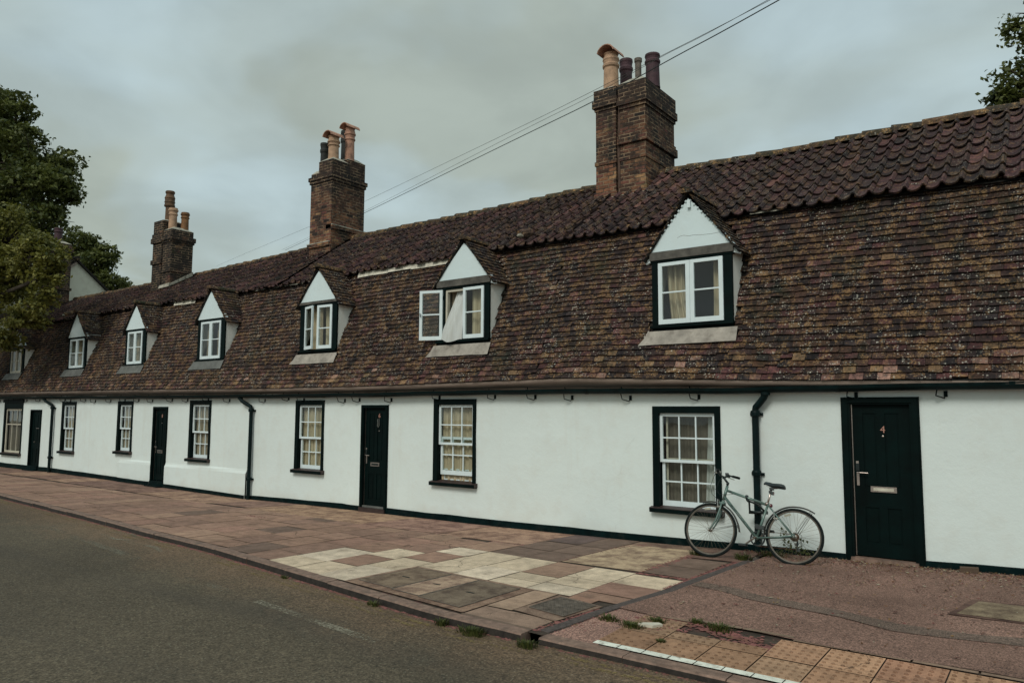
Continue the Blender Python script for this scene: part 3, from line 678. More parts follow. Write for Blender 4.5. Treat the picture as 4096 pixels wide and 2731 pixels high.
for wi, (x0, x1, z0, z1, ci) in enumerate(WINS):
    root = roots[ci]; wide = wi == 6
    fl = .10 if not wide else .09
    m = mb('black'); yF = D - .022
    if wi == 6:
        m.box(x0 - .05, x1 + .05, D - .05, D + .05, z1 - .02, z1 + .08)
    tb = .10 if wi != 6 else .22
    fr = .07 if wi else .085
    # surround boards on the face, then linings into the wall
    m.box(x0, x0 + fl, yF, D + .02, z0 + .03, z1); m.box(x1 - fr, x1, yF, D + .02, z0 + .03, z1)
    m.box(x0 + fl, x1 - fr, yF + .002, D + .02, z1 - tb, z1)
    m.box(x0 + fl - .03, x0 + fl, D + .02, D + .13, z0 + .03, z1 - tb + .02); m.box(x1 - fr, x1 - fr + .03, D + .02, D + .13, z0 + .03, z1 - tb + .02)
    m.box(x0 + fl, x1 - fr, D + .02, D + .13, z1 - tb, z1 - tb + .03)
    w = m.build('window', root); tag(w, None)
    m = mb('sillwood'); m.prism([(x0 - .035, D - .085, z0 + .025), (x0 - .035, D + .10, z0 + .055), (x0 - .035, D + .10, z0 - .01), (x0 - .035, D - .085, z0 - .03)], (x1 - x0 + .07, 0, 0))
    m.mat('black'); m.box(x0 - .03, x1 + .03, D - .088, D + .0, z0 - .04, z0 + .018)
    m.build('sill', w)
    sx0, sx1, szt, szb = x0 + fl, x1 - fr, z1 - tb, z0 + .05
    if wi != 6:
        zm = (szt + szb) / 2 - .02
        raised = .10 if wi == 1 else 0.0
        m = mb('white'); sash_frame(m, sx0, sx1 - .0, D + .022, D + .058, zm - .02, szt, 3, 2, bot=.04); us = m.build('upper_sash', w)
        m = mb('white'); sash_frame(m, sx0 + .015, sx1 - .002, D + .062, D + .098, szb + raised, zm + .02 + raised, 3, 2, bot=.075)
        if wi == 1: sash_frame(m, sx0 + .04, sx1 - .01, D + .12, D + .14, szb - .01, szb + .2, 1, 1, st=.03, top=.02, bot=.03)
        ls = m.build('lower_sash', w)
        m = mb('glass'); m.quad((sx0 + .03, D + .04, zm), (sx1 - .03, D + .04, zm), (sx1 - .03, D + .04, szt - .03), (sx0 + .03, D + .04, szt - .03)); m.build('glass', w)
        m = mb('glass'); m.quad((sx0 + .04, D + .08, szb + .04 + raised), (sx1 - .03, D + .08, szb + .04 + raised), (sx1 - .03, D + .08, zm + raised), (sx0 + .04, D + .08, zm + raised)); m.build('glass', w)
    else:
        m = mb('offwhite'); sash_frame(m, sx0, sx1, D + .03, D + .07, szb, szt, 3, 1, st=.06, bot=.06); sash_frame(m, sx0 + .01, sx1 - .01, D + .035, D + .066, szb + (szt - szb) * .63, szt - .02, 3, 1, st=.05, bot=.03); m.build('casement', w)
        m = mb('glass'); m.quad((sx0 + .03, D + .05, szb), (sx1 - .03, D + .05, szb), (sx1 - .03, D + .05, szt), (sx0 + .03, D + .05, szt)); m.build('glass', w)
    # curtains
    cz0, cz1, W_ = szb - .02, szt + .02, sx1 - sx0
    if wi == 0:
        m = mb('curtain_net'); curtain(m, sx0 + .02, sx1 - .1, D + .20, cz0, cz1, 7, .014, seed=3); m.build('net_curtain', w)
        m = mb('curtain_white'); curtain(m, sx1 - .15, sx1 + .12, D + .17, cz0, cz1, 3, .02, lean=-.06, seed=5); m.build('curtain', w)
        m = mb('offwhite'); sash_frame(m, sx0 + .05, sx1 - .01, D + .125, D + .14, szb + .03, szt - .03, 1, 2, st=.03, top=.03, bot=.03, bar=.03); m.build('inner_frame', w)
    else:
        cm = ['', 'curtain_cream', 'curtain_cream', 'curtain_beige', 'curtain_beige', 'curtain_beige', 'curtain_net'][wi]
        m = mb(cm)
        curtain(m, sx0 - .05, sx0 + W_ * .62, D + .125, cz0, cz1, 4, .016, seed=wi); m.build('curtain', w); m = mb(cm); curtain(m, sx0 + W_ * .64, sx1 + .08, D + .13, cz0, cz1, 2.5, .022, lean=-.03 * (wi % 2), seed=wi + 4)
        m.build('curtain', w)
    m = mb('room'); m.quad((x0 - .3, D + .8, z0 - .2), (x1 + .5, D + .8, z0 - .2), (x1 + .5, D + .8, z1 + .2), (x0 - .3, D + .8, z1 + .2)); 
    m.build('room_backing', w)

# ---- doors
for di, (x0, x1, z0, z1, ci) in enumerate(DOORS):
    root = roots[ci]; big = di == 0
    j = .105 if big else .075
    m = mb('black'); yF = D - .025
    if di == 3: j = .05
    m.box(x0, x0 + j, yF, D + .05, z0, z1); m.box(x1 - j, x1, yF, D + .05, z0, z1); m.box(x0 + j, x1 - j, yF + .003, D + .05, z1 - j * .85, z1)
    m.box(x0 + j * .2, x0 + j * .75, yF - .012, yF, z0, z1 - .02); m.box(x1 - j * .75, x1 - j * .2, yF - .012, yF, z0, z1 - .02)
    m.box(x0 + j * .2, x1 - j * .2, yF - .013, yF, z1 - j * .65, z1 - j * .2)
    df = m.build('door', root); tag(df, None)
    lx0, lx1, lz0, lz1, ly = x0 + j, x1 - j, z0 + (.07 if di != 2 else .16), z1 - j * .85, D + .03
    m = mb('black')
    m.box(lx0, lx1, ly + .012, ly + .05, lz0, lz1)
    # rails and stiles standing over four recessed panels
    w = lx1 - lx0; st = .13 * w / .66 if w > .5 else .09; zl = lz0 + (lz1 - lz0) * .47
    zm0, zm1 = lz0 + (lz1 - lz0) * .34, lz0 + (lz1 - lz0) * .47
    if big: zm0, zm1 = .66, .90
    for a_, b_ in ((lx0, lx0 + st), (lx1 - st, lx1), ((lx0 + lx1) / 2 - st * .35, (lx0 + lx1) / 2 + st * .35)): m.box(a_, b_, ly, ly + .012, lz0, lz1)
    for a_, b_ in ((lz0, lz0 + .16), (zm0, zm1), (lz1 - .11, lz1)): m.box(lx0 + st, lx1 - st, ly + .001, ly + .012, a_, b_)
    for pa, pb in ((lx0 + st, (lx0 + lx1) / 2 - st * .35), ((lx0 + lx1) / 2 + st * .35, lx1 - st)):
        for qa, qb in ((lz0 + .16, zm0), (zm1, lz1 - .11)): m.box(pa + .02, pb - .02, ly + .006, ly + .013, qa + .02, qb - .02)
    lf = m.build('door_leaf', df)
    m = mb('sillwood') if di in (1,) else mb('plinth') if di in (2, 3) else mb('sillwood')
    if big:
        m = mb('kerbstone'); m.box(x0 + .07, x1 - .07, D - .07, D + .10, z0 - .05, z0 + .055)
    elif di == 1:
        m.box(x0 + .02, x1 - .02, D - .06, D + .10, z0 - .1, z0 + .075); m.mat('lead_dark'); m.box(lx0, lx1, D - .01, D + .1, z0 + .076, z0 + .11)
    else:
        m.box(x0 + .02, x1 - .02, D - .18, D + .1, z0 - .15, z0 + .03); m.box(x0 + .03, x1 - .03, D - .06, D + .1, z0 + .03, z0 + .14)
    m.build('threshold', df)
    # weather strip on the hinge edge
    if di < 3:
        m = mb('steel'); m.box(lx0 + .006, lx0 + .016, ly - .006, ly + .0, lz0, lz1); m.build('weather_strip', df)
        hx = lx0 + .06; hz = 1.08 if di == 0 else z0 + 1.07 if di == 1 else z0 + 1.0
        m = mb('steel'); m.box(hx - .015, hx + .015, ly - .008, ly, hz - .16, hz - .0)
        m.tube([(hx, ly, hz), (hx, ly - .045, hz), (hx + .03, ly - .05, hz), (hx + .125, ly - .05, hz - .003)], .0085, 8)
        m.mat('blackplastic'); m.lathe([(.018, 0), (.018, .02)], (hx, ly, hz + .05), 12, axis=(0, -1, 0)); m.box(hx - .019, hx + .019, ly - .016, ly, hz + .02, hz + .13)
        m.mat('steel'); m.box(hx - .015, hx + .015, ly - .019, ly - .016, hz + .11, hz + .14)
        m.build('door_handle', df)
        lx = (lx0 + lx1) / 2 + (.01 if big else .0); lz = [.885, .79, .76][di]; lw, lh = ((.145, .034) if big else (.12, .035))
        m = mb('steel'); m.box(lx - lw, lx + lw, ly - .012, ly, lz - lh, lz + lh); 
        m.mat('offwhite' if big else 'blackplastic'); m.box(lx - lw * .78, lx + lw * .8, ly - .016, ly - .012, lz - lh * .55, lz + lh * .5)
        m.build('letterbox', df)
        nz = [1.61, 1.72, 1.66][di]; nx = [-1.875, -10.74, -18.72][di]
        text_mesh('door_number', '468'[di], .12 if big else .115, 'text_pink', df, Matrix.Translation((nx, ly - .004, nz)) @ Matrix.Rotation(PI / 2, 4, 'X'), extrude=.003)
        m = mb('steel'); m.lathe([(.011, 0), (.011, .008), (.005, .010)], (nx, ly, [1.53, 1.43, 1.48][di]), 12, axis=(0, -1, 0)); m.build('spyhole', df)
        if di == 1:
            m = mb('chrome'); m.tube([(nx - .02, ly - .01, 1.66), (nx - .02, ly - .03, 1.66), (nx - .025, ly - .03, 1.52), (nx + .0, ly - .035, 1.50), (nx + .02, ly - .03, 1.54), (nx + .015, ly - .03, 1.66)], .006, 6); m.build('door_knocker', df)
    else:
        m = mb('steel'); m.box(-26.25, -26.05, ly - .01, ly, 1.22, 1.235); m.lathe([(.02, 0), (.022, .03)], (-26.3, ly, .8), 10, axis=(0, -1, 0)); m.build('door_handle', df)

# ---- dormers
def casement(m, x0, x1, y0, y1, z0, z1, st=.055, bot=.07):
    sash_frame(m, x0, x1, y0, y1, z0, z1, 1, 2, st=st, top=.05, bot=bot, bar=.022)
for k, d in enumerate(DORM):
    root = roots[d['cot']]; r = random.Random(300 + k); xl, xr, xa = d['xl'], d['xr'], d['xa']; zs = 3.0; zh = 4.08 if d['lint'] else d['gb'] - .02
    if k == 6: zs, zh = 2.97, 3.91
    # cheeks and gable plaster: the dormer part itself
    m = mb('cheek')
    for x, s in ((xl, 1), (xr, -1)):
        ym = main_y(x, zh + .05) + .05; yb = main_y(x, zs)
        m.prism([(x, YF + .001, zs - .06), (x, YF + .001, zh + .06), (x, ym, zh + .06), (x, yb + .02, zs - .06)], (s * .05, 0, 0))
    m.mat('gable'); gb, za = d['gb'], d['za']
    gp = [(xl - .045, gb - .01), (xa, za + .02), (xr + .045, gb - .01)]
    m.prism([(p[0], YF - .045, p[1]) for p in gp], (0, .06, 0))
    if k == 0:   # lumps of bedding mortar and a settlement crack
        for i_ in range(11):
            for sgn in (-1, 1):
                t_ = (i_ + .6) / 11.5; xx = xa + sgn * (.655 * t_); zz = za - (za - gb) * t_ + .0
                m.lathe([(.004, -.022), (.017, -.008), (.017, .008), (.004, .02)], (xx, YF - .052, zz + .012), 6)
        m.mat('lintel'); cp = [(-4.55, 4.38), (-4.50, 4.40), (-4.45, 4.405), (-4.37, 4.385), (-4.30, 4.39), (-4.2, 4.375), (-4.02, 4.37), (-3.93, 4.375)]
        m.tube([(a_, YF - .045, b_) for a_, b_ in cp], .0022, 4)
    dm = m.build('dormer', root); 
    if k == 1: tag(dm, 'dormer with its left casement wide open')
    # roof of the dormer
    hw = (xr - xl) / 2; he = gb - .13; zr = d['zr']
    tr_ = mb('tile')
    for s in (-1, 1):
        xe = (xl - .12) if s < 0 else (xr + .12)
        E = Vector((xe, 0, he)); A = Vector((xa, 0, zr)); sl = (A - E).length; nrm = Vector((s * (zr - he), 0, abs(xe - xa))).normalized()
        def surf(u, v, E=E, A=A): p = E.lerp(A, v); return Vector((p.x, u, p.z + .012 * noise.noise(Vector((u * 2, p.x * 2, k)))))
        nr = int(sl / .085)
        tr_.mat('underlay')
        yF0 = YF - .075
        q0, q1 = surf(yF0, 0), surf(yF0, 1)
        tr_.add([q0 - nrm * .0, q1 - nrm * .0, Vector((q1.x, main_y(xa, zr) + .05, q1.z)), Vector((q0.x, main_y(xe, he) + .1, q0.z)), q0 - nrm * .014, q1 - nrm * .014, Vector((q1.x, main_y(xa, zr) + .05, q1.z)) - nrm * .014, Vector((q0.x, main_y(xe, he) + .1, q0.z)) - nrm * .014],
                [(0, 1, 2, 3), (4, 5, 6, 7), (0, 1, 5, 4), (0, 3, 7, 4)])
        tr_.mat('tile')
        for row in range(nr + 1):
            v = row / nr; 
            if row == nr: v -= .3 / nr
            zz = surf(0, min(v + .5 / nr, 1)).z; yend = main_y(xa, zz) + .06; y = yF0 - r.uniform(0, .02) - (row % 2) * .0
            first = True
            while y < yend:
                w = .155 * r.uniform(.9, 1.05) * (.5 if first and row % 2 else 1)
                u0, u1 = y, y + w - .004
                tt = tile_tint(xa, .6, r); tt = tuple(q * .85 for q in tt)
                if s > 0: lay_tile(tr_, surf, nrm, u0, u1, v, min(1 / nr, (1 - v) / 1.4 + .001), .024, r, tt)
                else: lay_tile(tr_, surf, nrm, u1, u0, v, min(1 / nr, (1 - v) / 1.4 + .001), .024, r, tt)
                y += w; first = False
    # ridge of the dormer
    yend = main_y(xa, zr) + .15
    tr_.mat('ridge'); y = YF - .13; kk = 7
    while y < yend:
        y1 = y + .3; vs = []
        for yy, rr in ((y, .088), (y1, .078)):
            for j in range(kk): an = PI * j / (kk - 1); vs.append((xa + rr * math.cos(an), yy, zr - .035 + rr * math.sin(an) + r.uniform(-.004, .004)))
        tr_.add(vs, [(j, kk + j, kk + j + 1, j + 1) for j in range(kk - 1)] + [tuple(range(kk))], r.choice([(.06, .045, .03), (.09, .06, .04), (.04, .035, .026)])); y = y1
    tr_.build('dormer_roof', dm)
    # white blocked ends of the eaves beams
    for x, s in ((xl, -1), (xr, 1)):
        m = mb('white')
        if k == 0 or s > 0 and k in (1, 2, 4):
            hh = .10 if k < 2 else .05; L = .12 if k < 2 else .05
            m.prism([(x + s * .01, YF - .03, gb - .06), (x + s * (.01 + L), YF - .01, gb - .06 - hh * .5), (x + s * (.01 + L * .8), YF - .01, gb - .06 - hh), (x + s * .02, YF - .03, gb - .06 - hh * .7)], (0, .05, 0)); m.build('beam_end', dm)
    if k == 0: mb('white').box(xa - .005, xa + .045, YF - .09, YF - .04, za - .13, za - .02).build('beam_end', dm)
    # black frame
    fl = max(.085, d['cas'][0] - xl - .005); fr = max(.09, xr - d['cas'][1] - .0)
    c0, c1 = d['cas']; ct, cb = (4.03, 3.11) if d['lint'] else (zh - .055, 3.06)
    if k == 6: ct, cb = 3.80, 3.02
    y0, y1 = YF - .035, YF + .0
    m = mb('black')
    m.box(xl - .005, c0, y0, y1, zs, zh); m.box(c1, xr + .005, y0, y1, zs, zh); m.box(c0, c1, y0 + .002, y1, ct, zh); m.box(c0, c1, y0 + .002, y1, zs, cb)
    if d['lint']:
        m.mat('lintel'); m.box(xl - .03, xr + .03, YF - .06, YF + .04, zh + .0, gb + .005); m.mat('black'); m.box(xl - .02, xr + .02, YF - .045, YF + .04, zh - .03, zh)
    m.build('window_frame', dm)
    m = mb('black'); m.box(xl - .03, xr + .02, YF - .085, YF + .02, cb - .055, cb - .018); m.build('sill', dm)
    # lead apron following the tiles
    m = mb('lead' if k < 3 else 'lead_dark'); zt = 3.0; zb_ = 2.80
    xs = [xl - .19 + (xr - xl + .26) * i / 12 for i in range(13)]
    vs = []
    for i, x in enumerate(xs):
        for zz in (zt + .01, (zt + zb_) / 2, zb_ + .01 * noise.noise(Vector((x * 3, 1, k)))):
            if zz > zt and i == 0: xx = x + .16
            elif zz > zb_ + .05 and i == 0: xx = x + .08
            else: xx = x
            vs.append((xx, main_y(x, zz) - .042 - (.006 if i % 6 == 3 else 0) + .003 * noise.noise(Vector((x * 6, zz * 8, 0))), zz))
    m.add(vs, [(i * 3 + j, i * 3 + j + 3, i * 3 + j + 4, i * 3 + j + 1) for i in range(12) for j in range(2)])
    m.build('lead_apron', dm)
    # casements
    mid = (c0 + c1) / 2; cy0, cy1 = YF - .055, YF - .015
    if k == 1:
        mid = -8.69
        m = mb('white'); casement(m, mid, c1, cy0, cy1, cb, ct); m.build('casement', dm)
        m = mb('glass'); m.quad((mid + .04, YF - .03, cb + .05), (c1 - .04, YF - .03, cb + .05), (c1 - .04, YF - .03, ct - .04), (mid + .04, YF - .03, ct - .04)); m.build('glass', dm)
        # frame lining of the open half
        m = mb('offwhite'); m.box(c0, c0 + .04, YF - .02, YF + .05, cb, ct); m.box(c0 + .04, mid, YF - .018, YF + .05, ct - .04, ct); m.build('lining', dm)
        # open leaf swung right back
        phi = math.radians(18); hx, hy = -9.17, YF - .06; L = .46; ux, uy = -math.cos(phi), -math.sin(phi)
        def Q(s, o, z): return (hx + ux * s + uy * -o, hy + uy * s + ux * o, z)
        m = mb('white')
        def bb(s0, s1, z0_, z1_, o0=-.02, o1=.02):
            vs = [Q(s, o, z) for z in (z0_, z1_) for o in (o0, o1) for s in (s0, s1)]
            m.add(vs, [(0, 2, 3, 1), (4, 5, 7, 6), (0, 1, 5, 4), (2, 6, 7, 3), (0, 4, 6, 2), (1, 3, 7, 5)])
        bb(0, .055, cb, ct); bb(L - .055, L, cb, ct); bb(.055, L - .055, cb, cb + .07, -.019, .019); bb(.055, L - .055, ct - .05, ct, -.019, .019); bb(.055, L - .055, 3.57, 3.595, -.012, .012)
        m.build('casement', dm)
        m = mb('glass'); m.quad(Q(.05, 0, cb + .05), Q(L - .05, 0, cb + .05), Q(L - .05, 0, ct - .04), Q(.05, 0, ct - .04)); m.build('glass', dm)
        m = mb('iron'); m.tube([Q(L - .03, .02, 3.55), Q(L - .03, .05, 3.55), Q(L - .03, .05, 3.61)], .008, 6); m.box(hx - .03, hx + .0, hy - .01, hy + .04, 3.85, 3.92); m.box(hx - .03, hx, hy - .01, hy + .04, 3.2, 3.27); m.build('casement_stay', dm)
        # curtain blown out through the opening
        m = mb('curtain_white'); vs = []; n, rows = 22, 14
        for j in range(rows + 1):
            t = j / rows
            for i in range(n + 1):
                s = i / n
                xt0, xt1 = -8.93, -8.70; xb0, xb1 = -9.235, -8.69
                e = t ** 1.15
                x = (xt0 + (xb0 - xt0) * e) * (1 - s) + (xt1 + (xb1 - xt1) * e) * s
                out = (.17 * math.sin(min(1, t * 1.0) * PI / 2)) * (.5 + .5 * math.sin(PI * (s * .9 + .05)))
                y = YF + .075 - out - .05 * t + .012 * math.sin(s * 16 + 2 * t) * (1 - .5 * t) + .015 * t * math.sin(s * 9)
                z = 3.99 - .90 * t + .03 * t * math.sin(s * 7 + 1) - .02 * t * s
                vs.append((x, y, z))
        w = n + 1
        m.add(vs, [(j * w + i, (j + 1) * w + i, (j + 1) * w + i + 1, j * w + i + 1) for j in range(rows) for i in range(n)])
        m.build('curtain', dm, smooth=True)
        m = mb('curtain_cream'); curtain(m, -8.62, c1 + .05, YF + .12, cb, ct, 3, .02, seed=2); m.build('curtain', dm, smooth=True)
        m = mb('curtain_beige'); curtain(m, c0 - .02, c0 + .14, YF + .16, cb, ct, 2, .015, seed=2); m.build('curtain', dm, smooth=True)
    else:
        if k == 2:   # leaves ajar with a gap between
            for sgn, hx in ((1, c0), (-1, c1)):
                L = (c1 - c0) / 2 - (.035 if sgn > 0 else .01); phi = math.radians(16 if sgn > 0 else 5); m = mb('white')
                def Q(s, o, z): return (hx + sgn * math.cos(phi) * s, cy1 - math.sin(phi) * s - o, z)
                for s0, s1, a_, b_ in ((0, .055, cb, ct), (L - .055, L, cb, ct), (.055, L - .055, cb, cb + .07), (.055, L - .055, ct - .05, ct), (.055, L - .055, 3.53, 3.552)):
                    vs = [Q(s, o, z) for z in (a_, b_) for o in (0, .038) for s in (s0, s1)]
                    m.add(vs, [(0, 2, 3, 1), (4, 5, 7, 6), (0, 1, 5, 4), (2, 6, 7, 3), (0, 4, 6, 2), (1, 3, 7, 5)])
                m.build('casement', dm)
                m = mb('glass'); m.quad(Q(.04, .02, cb + .05), Q(L - .04, .02, cb + .05), Q(L - .04, .02, ct - .04), Q(.04, .02, ct - .04)); m.build('glass', dm)
        else:
            for a_, b_ in ((c0, mid - .002), (mid + .002, c1)):
                m = mb('white' if k < 6 else 'offwhite'); casement(m, a_, b_, cy0, cy1, cb, ct, st=.055 if k else .062); m.build('casement', dm)
                m = mb('glass'); m.quad((a_ + .04, YF - .03, cb + .05), (b_ - .04, YF - .03, cb + .05), (b_ - .04, YF - .03, ct - .04), (a_ + .04, YF - .03, ct - .04)); m.build('glass', dm)
        W_ = c1 - c0
        if k == 0:
            for xa_, xb_, ln, sd in ((c0 + .03, c0 + .34, .08, 1), (c1 - .20, c1 + .04, -.02, 4)):
                m = mb('curtain_cream'); curtain(m, xa_, xb_, YF + .14, cb - .05, ct + .03, 3, .03, lean=ln, gather=.25, seed=sd); m.build('curtain', dm, smooth=True)
        elif k in (2, 4, 5):
            for xa_, xb_, sd in ((c0, c0 + W_ * .42, 1), (c0 + W_ * .56, c1 + .05, 4)):
                m = mb('curtain_cream' if k == 2 else 'curtain_beige'); curtain(m, xa_, xb_, YF + .13, cb - .05, ct + .03, 3, .025, seed=sd); m.build('curtain', dm, smooth=True)
        else:
            for xa_, xb_, sd in ((c0, c0 + W_ * .2, 1), (c0 + W_ * .55, c0 + W_ * .7, 4)):
                m = mb('curtain_beige'); curtain(m, xa_, xb_, YF + .13, cb - .05, ct + .03, 2, .02, seed=sd); m.build('curtain', dm, smooth=True)

# ---- chimneys
def pot(parent, x, y, z0, z1, r, mat_, style='ring', hood=False, name='chimney_pot'):
    m = mb(mat_); H_ = z1 - z0
    if style == 'ring':
        pr = [(r * 1.0, -.06), (r * .95, 0), (r * .88, H_ * .6), (r * .90, H_ * .66), (r * 1.06, H_ * .69), (r * 1.06, H_ * .72), (r * .92, H_ * .75), (r * .95, H_ * .84), (r * 1.12, H_ * .87), (r * 1.12, H_ * .92), (r * .98, H_ * .94), (r * .98, H_)]
    elif style == 'roll':
        pr = [(r * 1.05, -.06), (r, 0), (r * .93, H_ * .68), (r * 1.08, H_ * .72), (r * 1.1, H_ * .78), (r * .95, H_ * .83), (r, H_ * .9), (r * 1.08, H_ * .94), (r * 1.04, H_)]
    elif style == 'bulb':
        pr = [(r * 1.0, -.05), (r * .95, 0), (r * .9, H_ * .48), (r * 1.25, H_ * .5), (r * 1.28, H_ * .54), (r * 1.16, H_ * .56), (r * 1.16, H_ * .62), (r * 1.28, H_ * .64), (r * 1.16, H_ * .67), (r * 1.16, H_ * .74), (r * 1.25, H_ * .77), (r * 1.1, H_ * .82), (r * .9, H_ * .89), (r * 1.1, H_ * .94), (r * 1.12, H_ * .98), (r * 1.0, H_)]
    else:
        pr = [(r, -.03), (r, 0), (r * .9, H_ * .1), (r * .9, H_ * .8), (r * 1.1, H_ * .84), (r * 1.1, H_)]
    pr = pr + [(r * .8, H_), (r * .78, H_ - .12)]
    m.lathe(pr, (x, y, z0), 22)
    if hood:   # half-round tile laid over the mouth
        m.lathe([(r * .95, 0), (r * .86, .05), (r * 1.0, .09)], (x, y, z1 - .0), 20)
        m.mat('pot_pink'); vs = []; k = 9; R_ = r * 1.25
        for yy in (-.24, .20):
            for rr in (R_, R_ - .02):
                for j in range(k):
                    an = PI * (.06 + .88 * j / (k - 1)); vs.append((x + rr * math.cos(an) * 1.0, y + yy, z1 + .03 + rr * .95 * math.sin(an)))
        fs = []
        for j in range(k - 1): fs += [(j, j + 1, 2 * k + j + 1, 2 * k + j), (k + j, 3 * k + j, 3 * k + j + 1, k + j + 1), (j, k + j, k + j + 1, j + 1), (2 * k + j, 2 * k + j + 1, 3 * k + j + 1, 3 * k + j)]
        # the open end of the hood faces the street
        m.add(vs, fs)
    return m.build(name, parent, smooth=False)
def flaunch(m, x0, x1, y0, y1, z, h=.09):
    m.mat('mortar'); i = min(x1 - x0, y1 - y0) * .28
    vs = [(x0, y0, z), (x1, y0, z), (x1, y1, z), (x0, y1, z), (x0 + i, y0 + i, z + h), (x1 - i, y0 + i, z + h), (x1 - i, y1 - i, z + h), (x0 + i, y1 - i, z + h)]
    m.add(vs, [(0, 1, 5, 4), (1, 2, 6, 5), (2, 3, 7, 6), (3, 0, 4, 7), (4, 5, 6, 7)])
def ring(m, x0, x1, y0, y1, z0, z1, p): m.box(x0 - p, x1 + p, y0 - p, y1 + p, z0, z1)
# 1: two stacks with a pipe in the groove
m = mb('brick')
for x0, x1, yb, in ((-7.24, -6.80, 13.74), (-6.70, -6.17, 13.76)):
    m.box(x0, x1, 12.47, yb, 5.5, 7.95)
m.box(-6.82, -6.68, 12.60, 13.70, 5.5, 7.98)
ring(m, -6.70, -6.17, 12.47, 13.76, 5.7, 6.10, .025); ring(m, -7.24, -6.80, 12.47, 13.74, 5.9, 6.03, .03)
ring(m, -7.24, -6.80, 12.47, 13.74, 6.60, 6.68, .02)
ring(m, -6.70, -6.17, 12.47, 13.76, 6.60, 6.72, .018); ring(m, -6.70, -6.17, 12.47, 13.76, 6.92, 7.08, .05); ring(m, -6.70, -6.17, 12.47, 13.76, 7.08, 7.15, .025)
ring(m, -6.70, -6.17, 12.47, 13.76, 7.62, 7.69, .025); ring(m, -6.70, -6.17, 12.47, 13.76, 7.69, 7.84, .055); ring(m, -6.70, -6.17, 12.47, 13.76, 7.84, 8.12, .03)
ring(m, -7.24, -6.80, 12.47, 13.74, 7.70, 7.76, .02); ring(m, -7.24, -6.80, 12.47, 13.74, 7.76, 7.90, .055); ring(m, -7.24, -6.80, 12.47, 13.74, 7.90, 8.12, .03)
flaunch(m, -7.25, -6.80, 12.45, 13.75, 8.12, .08); flaunch(m, -6.72, -6.15, 12.45, 13.77, 8.12, .13)
m.mat('conduit'); m.tube([(-6.73, 12.50, 5.85), (-6.745, 12.5, 6.8), (-6.73, 12.52, 7.72)], .035, 8)
ch = m.build('chimney', roots[0]); tag(ch, 'twin brick stack with a clay pipe between its halves')
pot(ch, -7.03, 12.72, 8.18, 8.84, .155, 'pot_cream', 'roll', True); pot(ch, -7.0, 13.3, 8.2, 9.03, .13, 'pot_plum', 'roll'); pot(ch, -6.42, 12.7, 8.25, 8.66, .068, 'metal_cover', 'tin', name='flue_cowl'); pot(ch, -6.27, 13.02, 8.2, 8.82, .14, 'pot_plum', 'roll')
m = mb('mortar'); m.box(-7.26, -6.15, 12.42, 12.47, 5.82, 5.93); m.build('flashing', ch)
# 2
m = mb('brick'); X0, X1, Y0, Y1 = -15.82, -14.98, 12.34, 13.45
m.box(X0, X1, Y0, Y1, 5.3, 8.02); m.box(X0 + .30, X1, Y0, Y1, 8.02, 8.30); m.box(X0 + .30, X1, Y0 + .52, Y1, 8.30, 8.42)
ring(m, X0, X1, Y0, Y1, 7.74, 7.82, .03); ring(m, X0, X1, Y0, Y1, 7.82, 7.92, .055)
m.box(X1 - .2, X1 + .045, Y0 - .0, Y1 + .03, 6.47, 6.56); m.box(X0 - .045, X1 - .03, Y0 - .045, Y0 + .1, 6.03, 6.12)
m.mat('mortar'); m.box(X1 - .2, X1 + .05, Y0 - .0, Y1 + .035, 6.561, 6.585); m.box(X0 - .05, X1 - .02, Y0 - .05, Y0 + .1, 6.121, 6.145)
m.box(X0 - .05, X0 + .55, Y0 - .06, Y0 + .0, 5.68, 5.80)
flaunch(m, X0, X0 + .31, Y0, Y1, 8.02, .10); flaunch(m, X0 + .29, X1 + .01, Y0 - .01, Y0 + .55, 8.30, .12); flaunch(m, X0 + .29, X1 + .01, Y0 + .50, Y1 + .01, 8.42, .12)
ch = m.build('chimney', roots[1]); tag(ch, 'tall reddish brick stack with pale pointing')
pot(ch, -15.66, 12.62, 8.05, 8.92, .11, 'pot_dark', 'roll'); pot(ch, -15.22, 12.56, 8.38, 8.90, .15, 'pot_cream', 'ring', True); pot(ch, -15.5, 13.2, 8.3, 9.40, .13, 'pot_dark', 'roll'); pot(ch, -15.0 - .1, 13.0, 8.48, 9.24, .135, 'pot_pink', 'ring', True)
# 3
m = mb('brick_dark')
m.box(-23.35, -22.80, 12.09, 12.81, 5.2, 7.82); m.box(-22.74, -22.24, 12.09, 12.81, 5.2, 7.46); m.box(-22.82, -22.72, 12.2, 12.75, 5.2, 7.4)
ring(m, -23.35, -22.80, 12.09, 12.81, 7.10, 7.26, .055); ring(m, -23.35, -22.80, 12.09, 12.81, 7.26, 7.40, .03); ring(m, -23.35, -22.80, 12.09, 12.81, 6.42, 6.56, .04)
ring(m, -22.74, -22.24, 12.09, 12.81, 7.05, 7.12, .03); ring(m, -22.74, -22.24, 12.09, 12.81, 7.12, 7.26, .06); ring(m, -22.74, -22.24, 12.09, 12.81, 6.10, 6.18, .03)
flaunch(m, -23.35, -22.80, 12.09, 12.81, 7.82, .07); flaunch(m, -22.74, -22.24, 12.09, 12.81, 7.46, .10)
m.mat('mortar'); m.prism([(-22.2, 12.05, 5.62), (-22.2, 12.10, 5.72), (-22.2, 12.82, 6.18), (-22.2, 12.82, 6.06)], (-.05, 0, 0)); m.prism([(-22.8, 12.03, 5.60), (-22.2, 12.03, 5.62), (-22.2, 12.06, 5.74), (-22.8, 12.06, 5.70)], (0, .04, 0))
ch = m.build('chimney', roots[2]); tag(ch, 'dark brick stack with a tall ringed pot on its higher half')
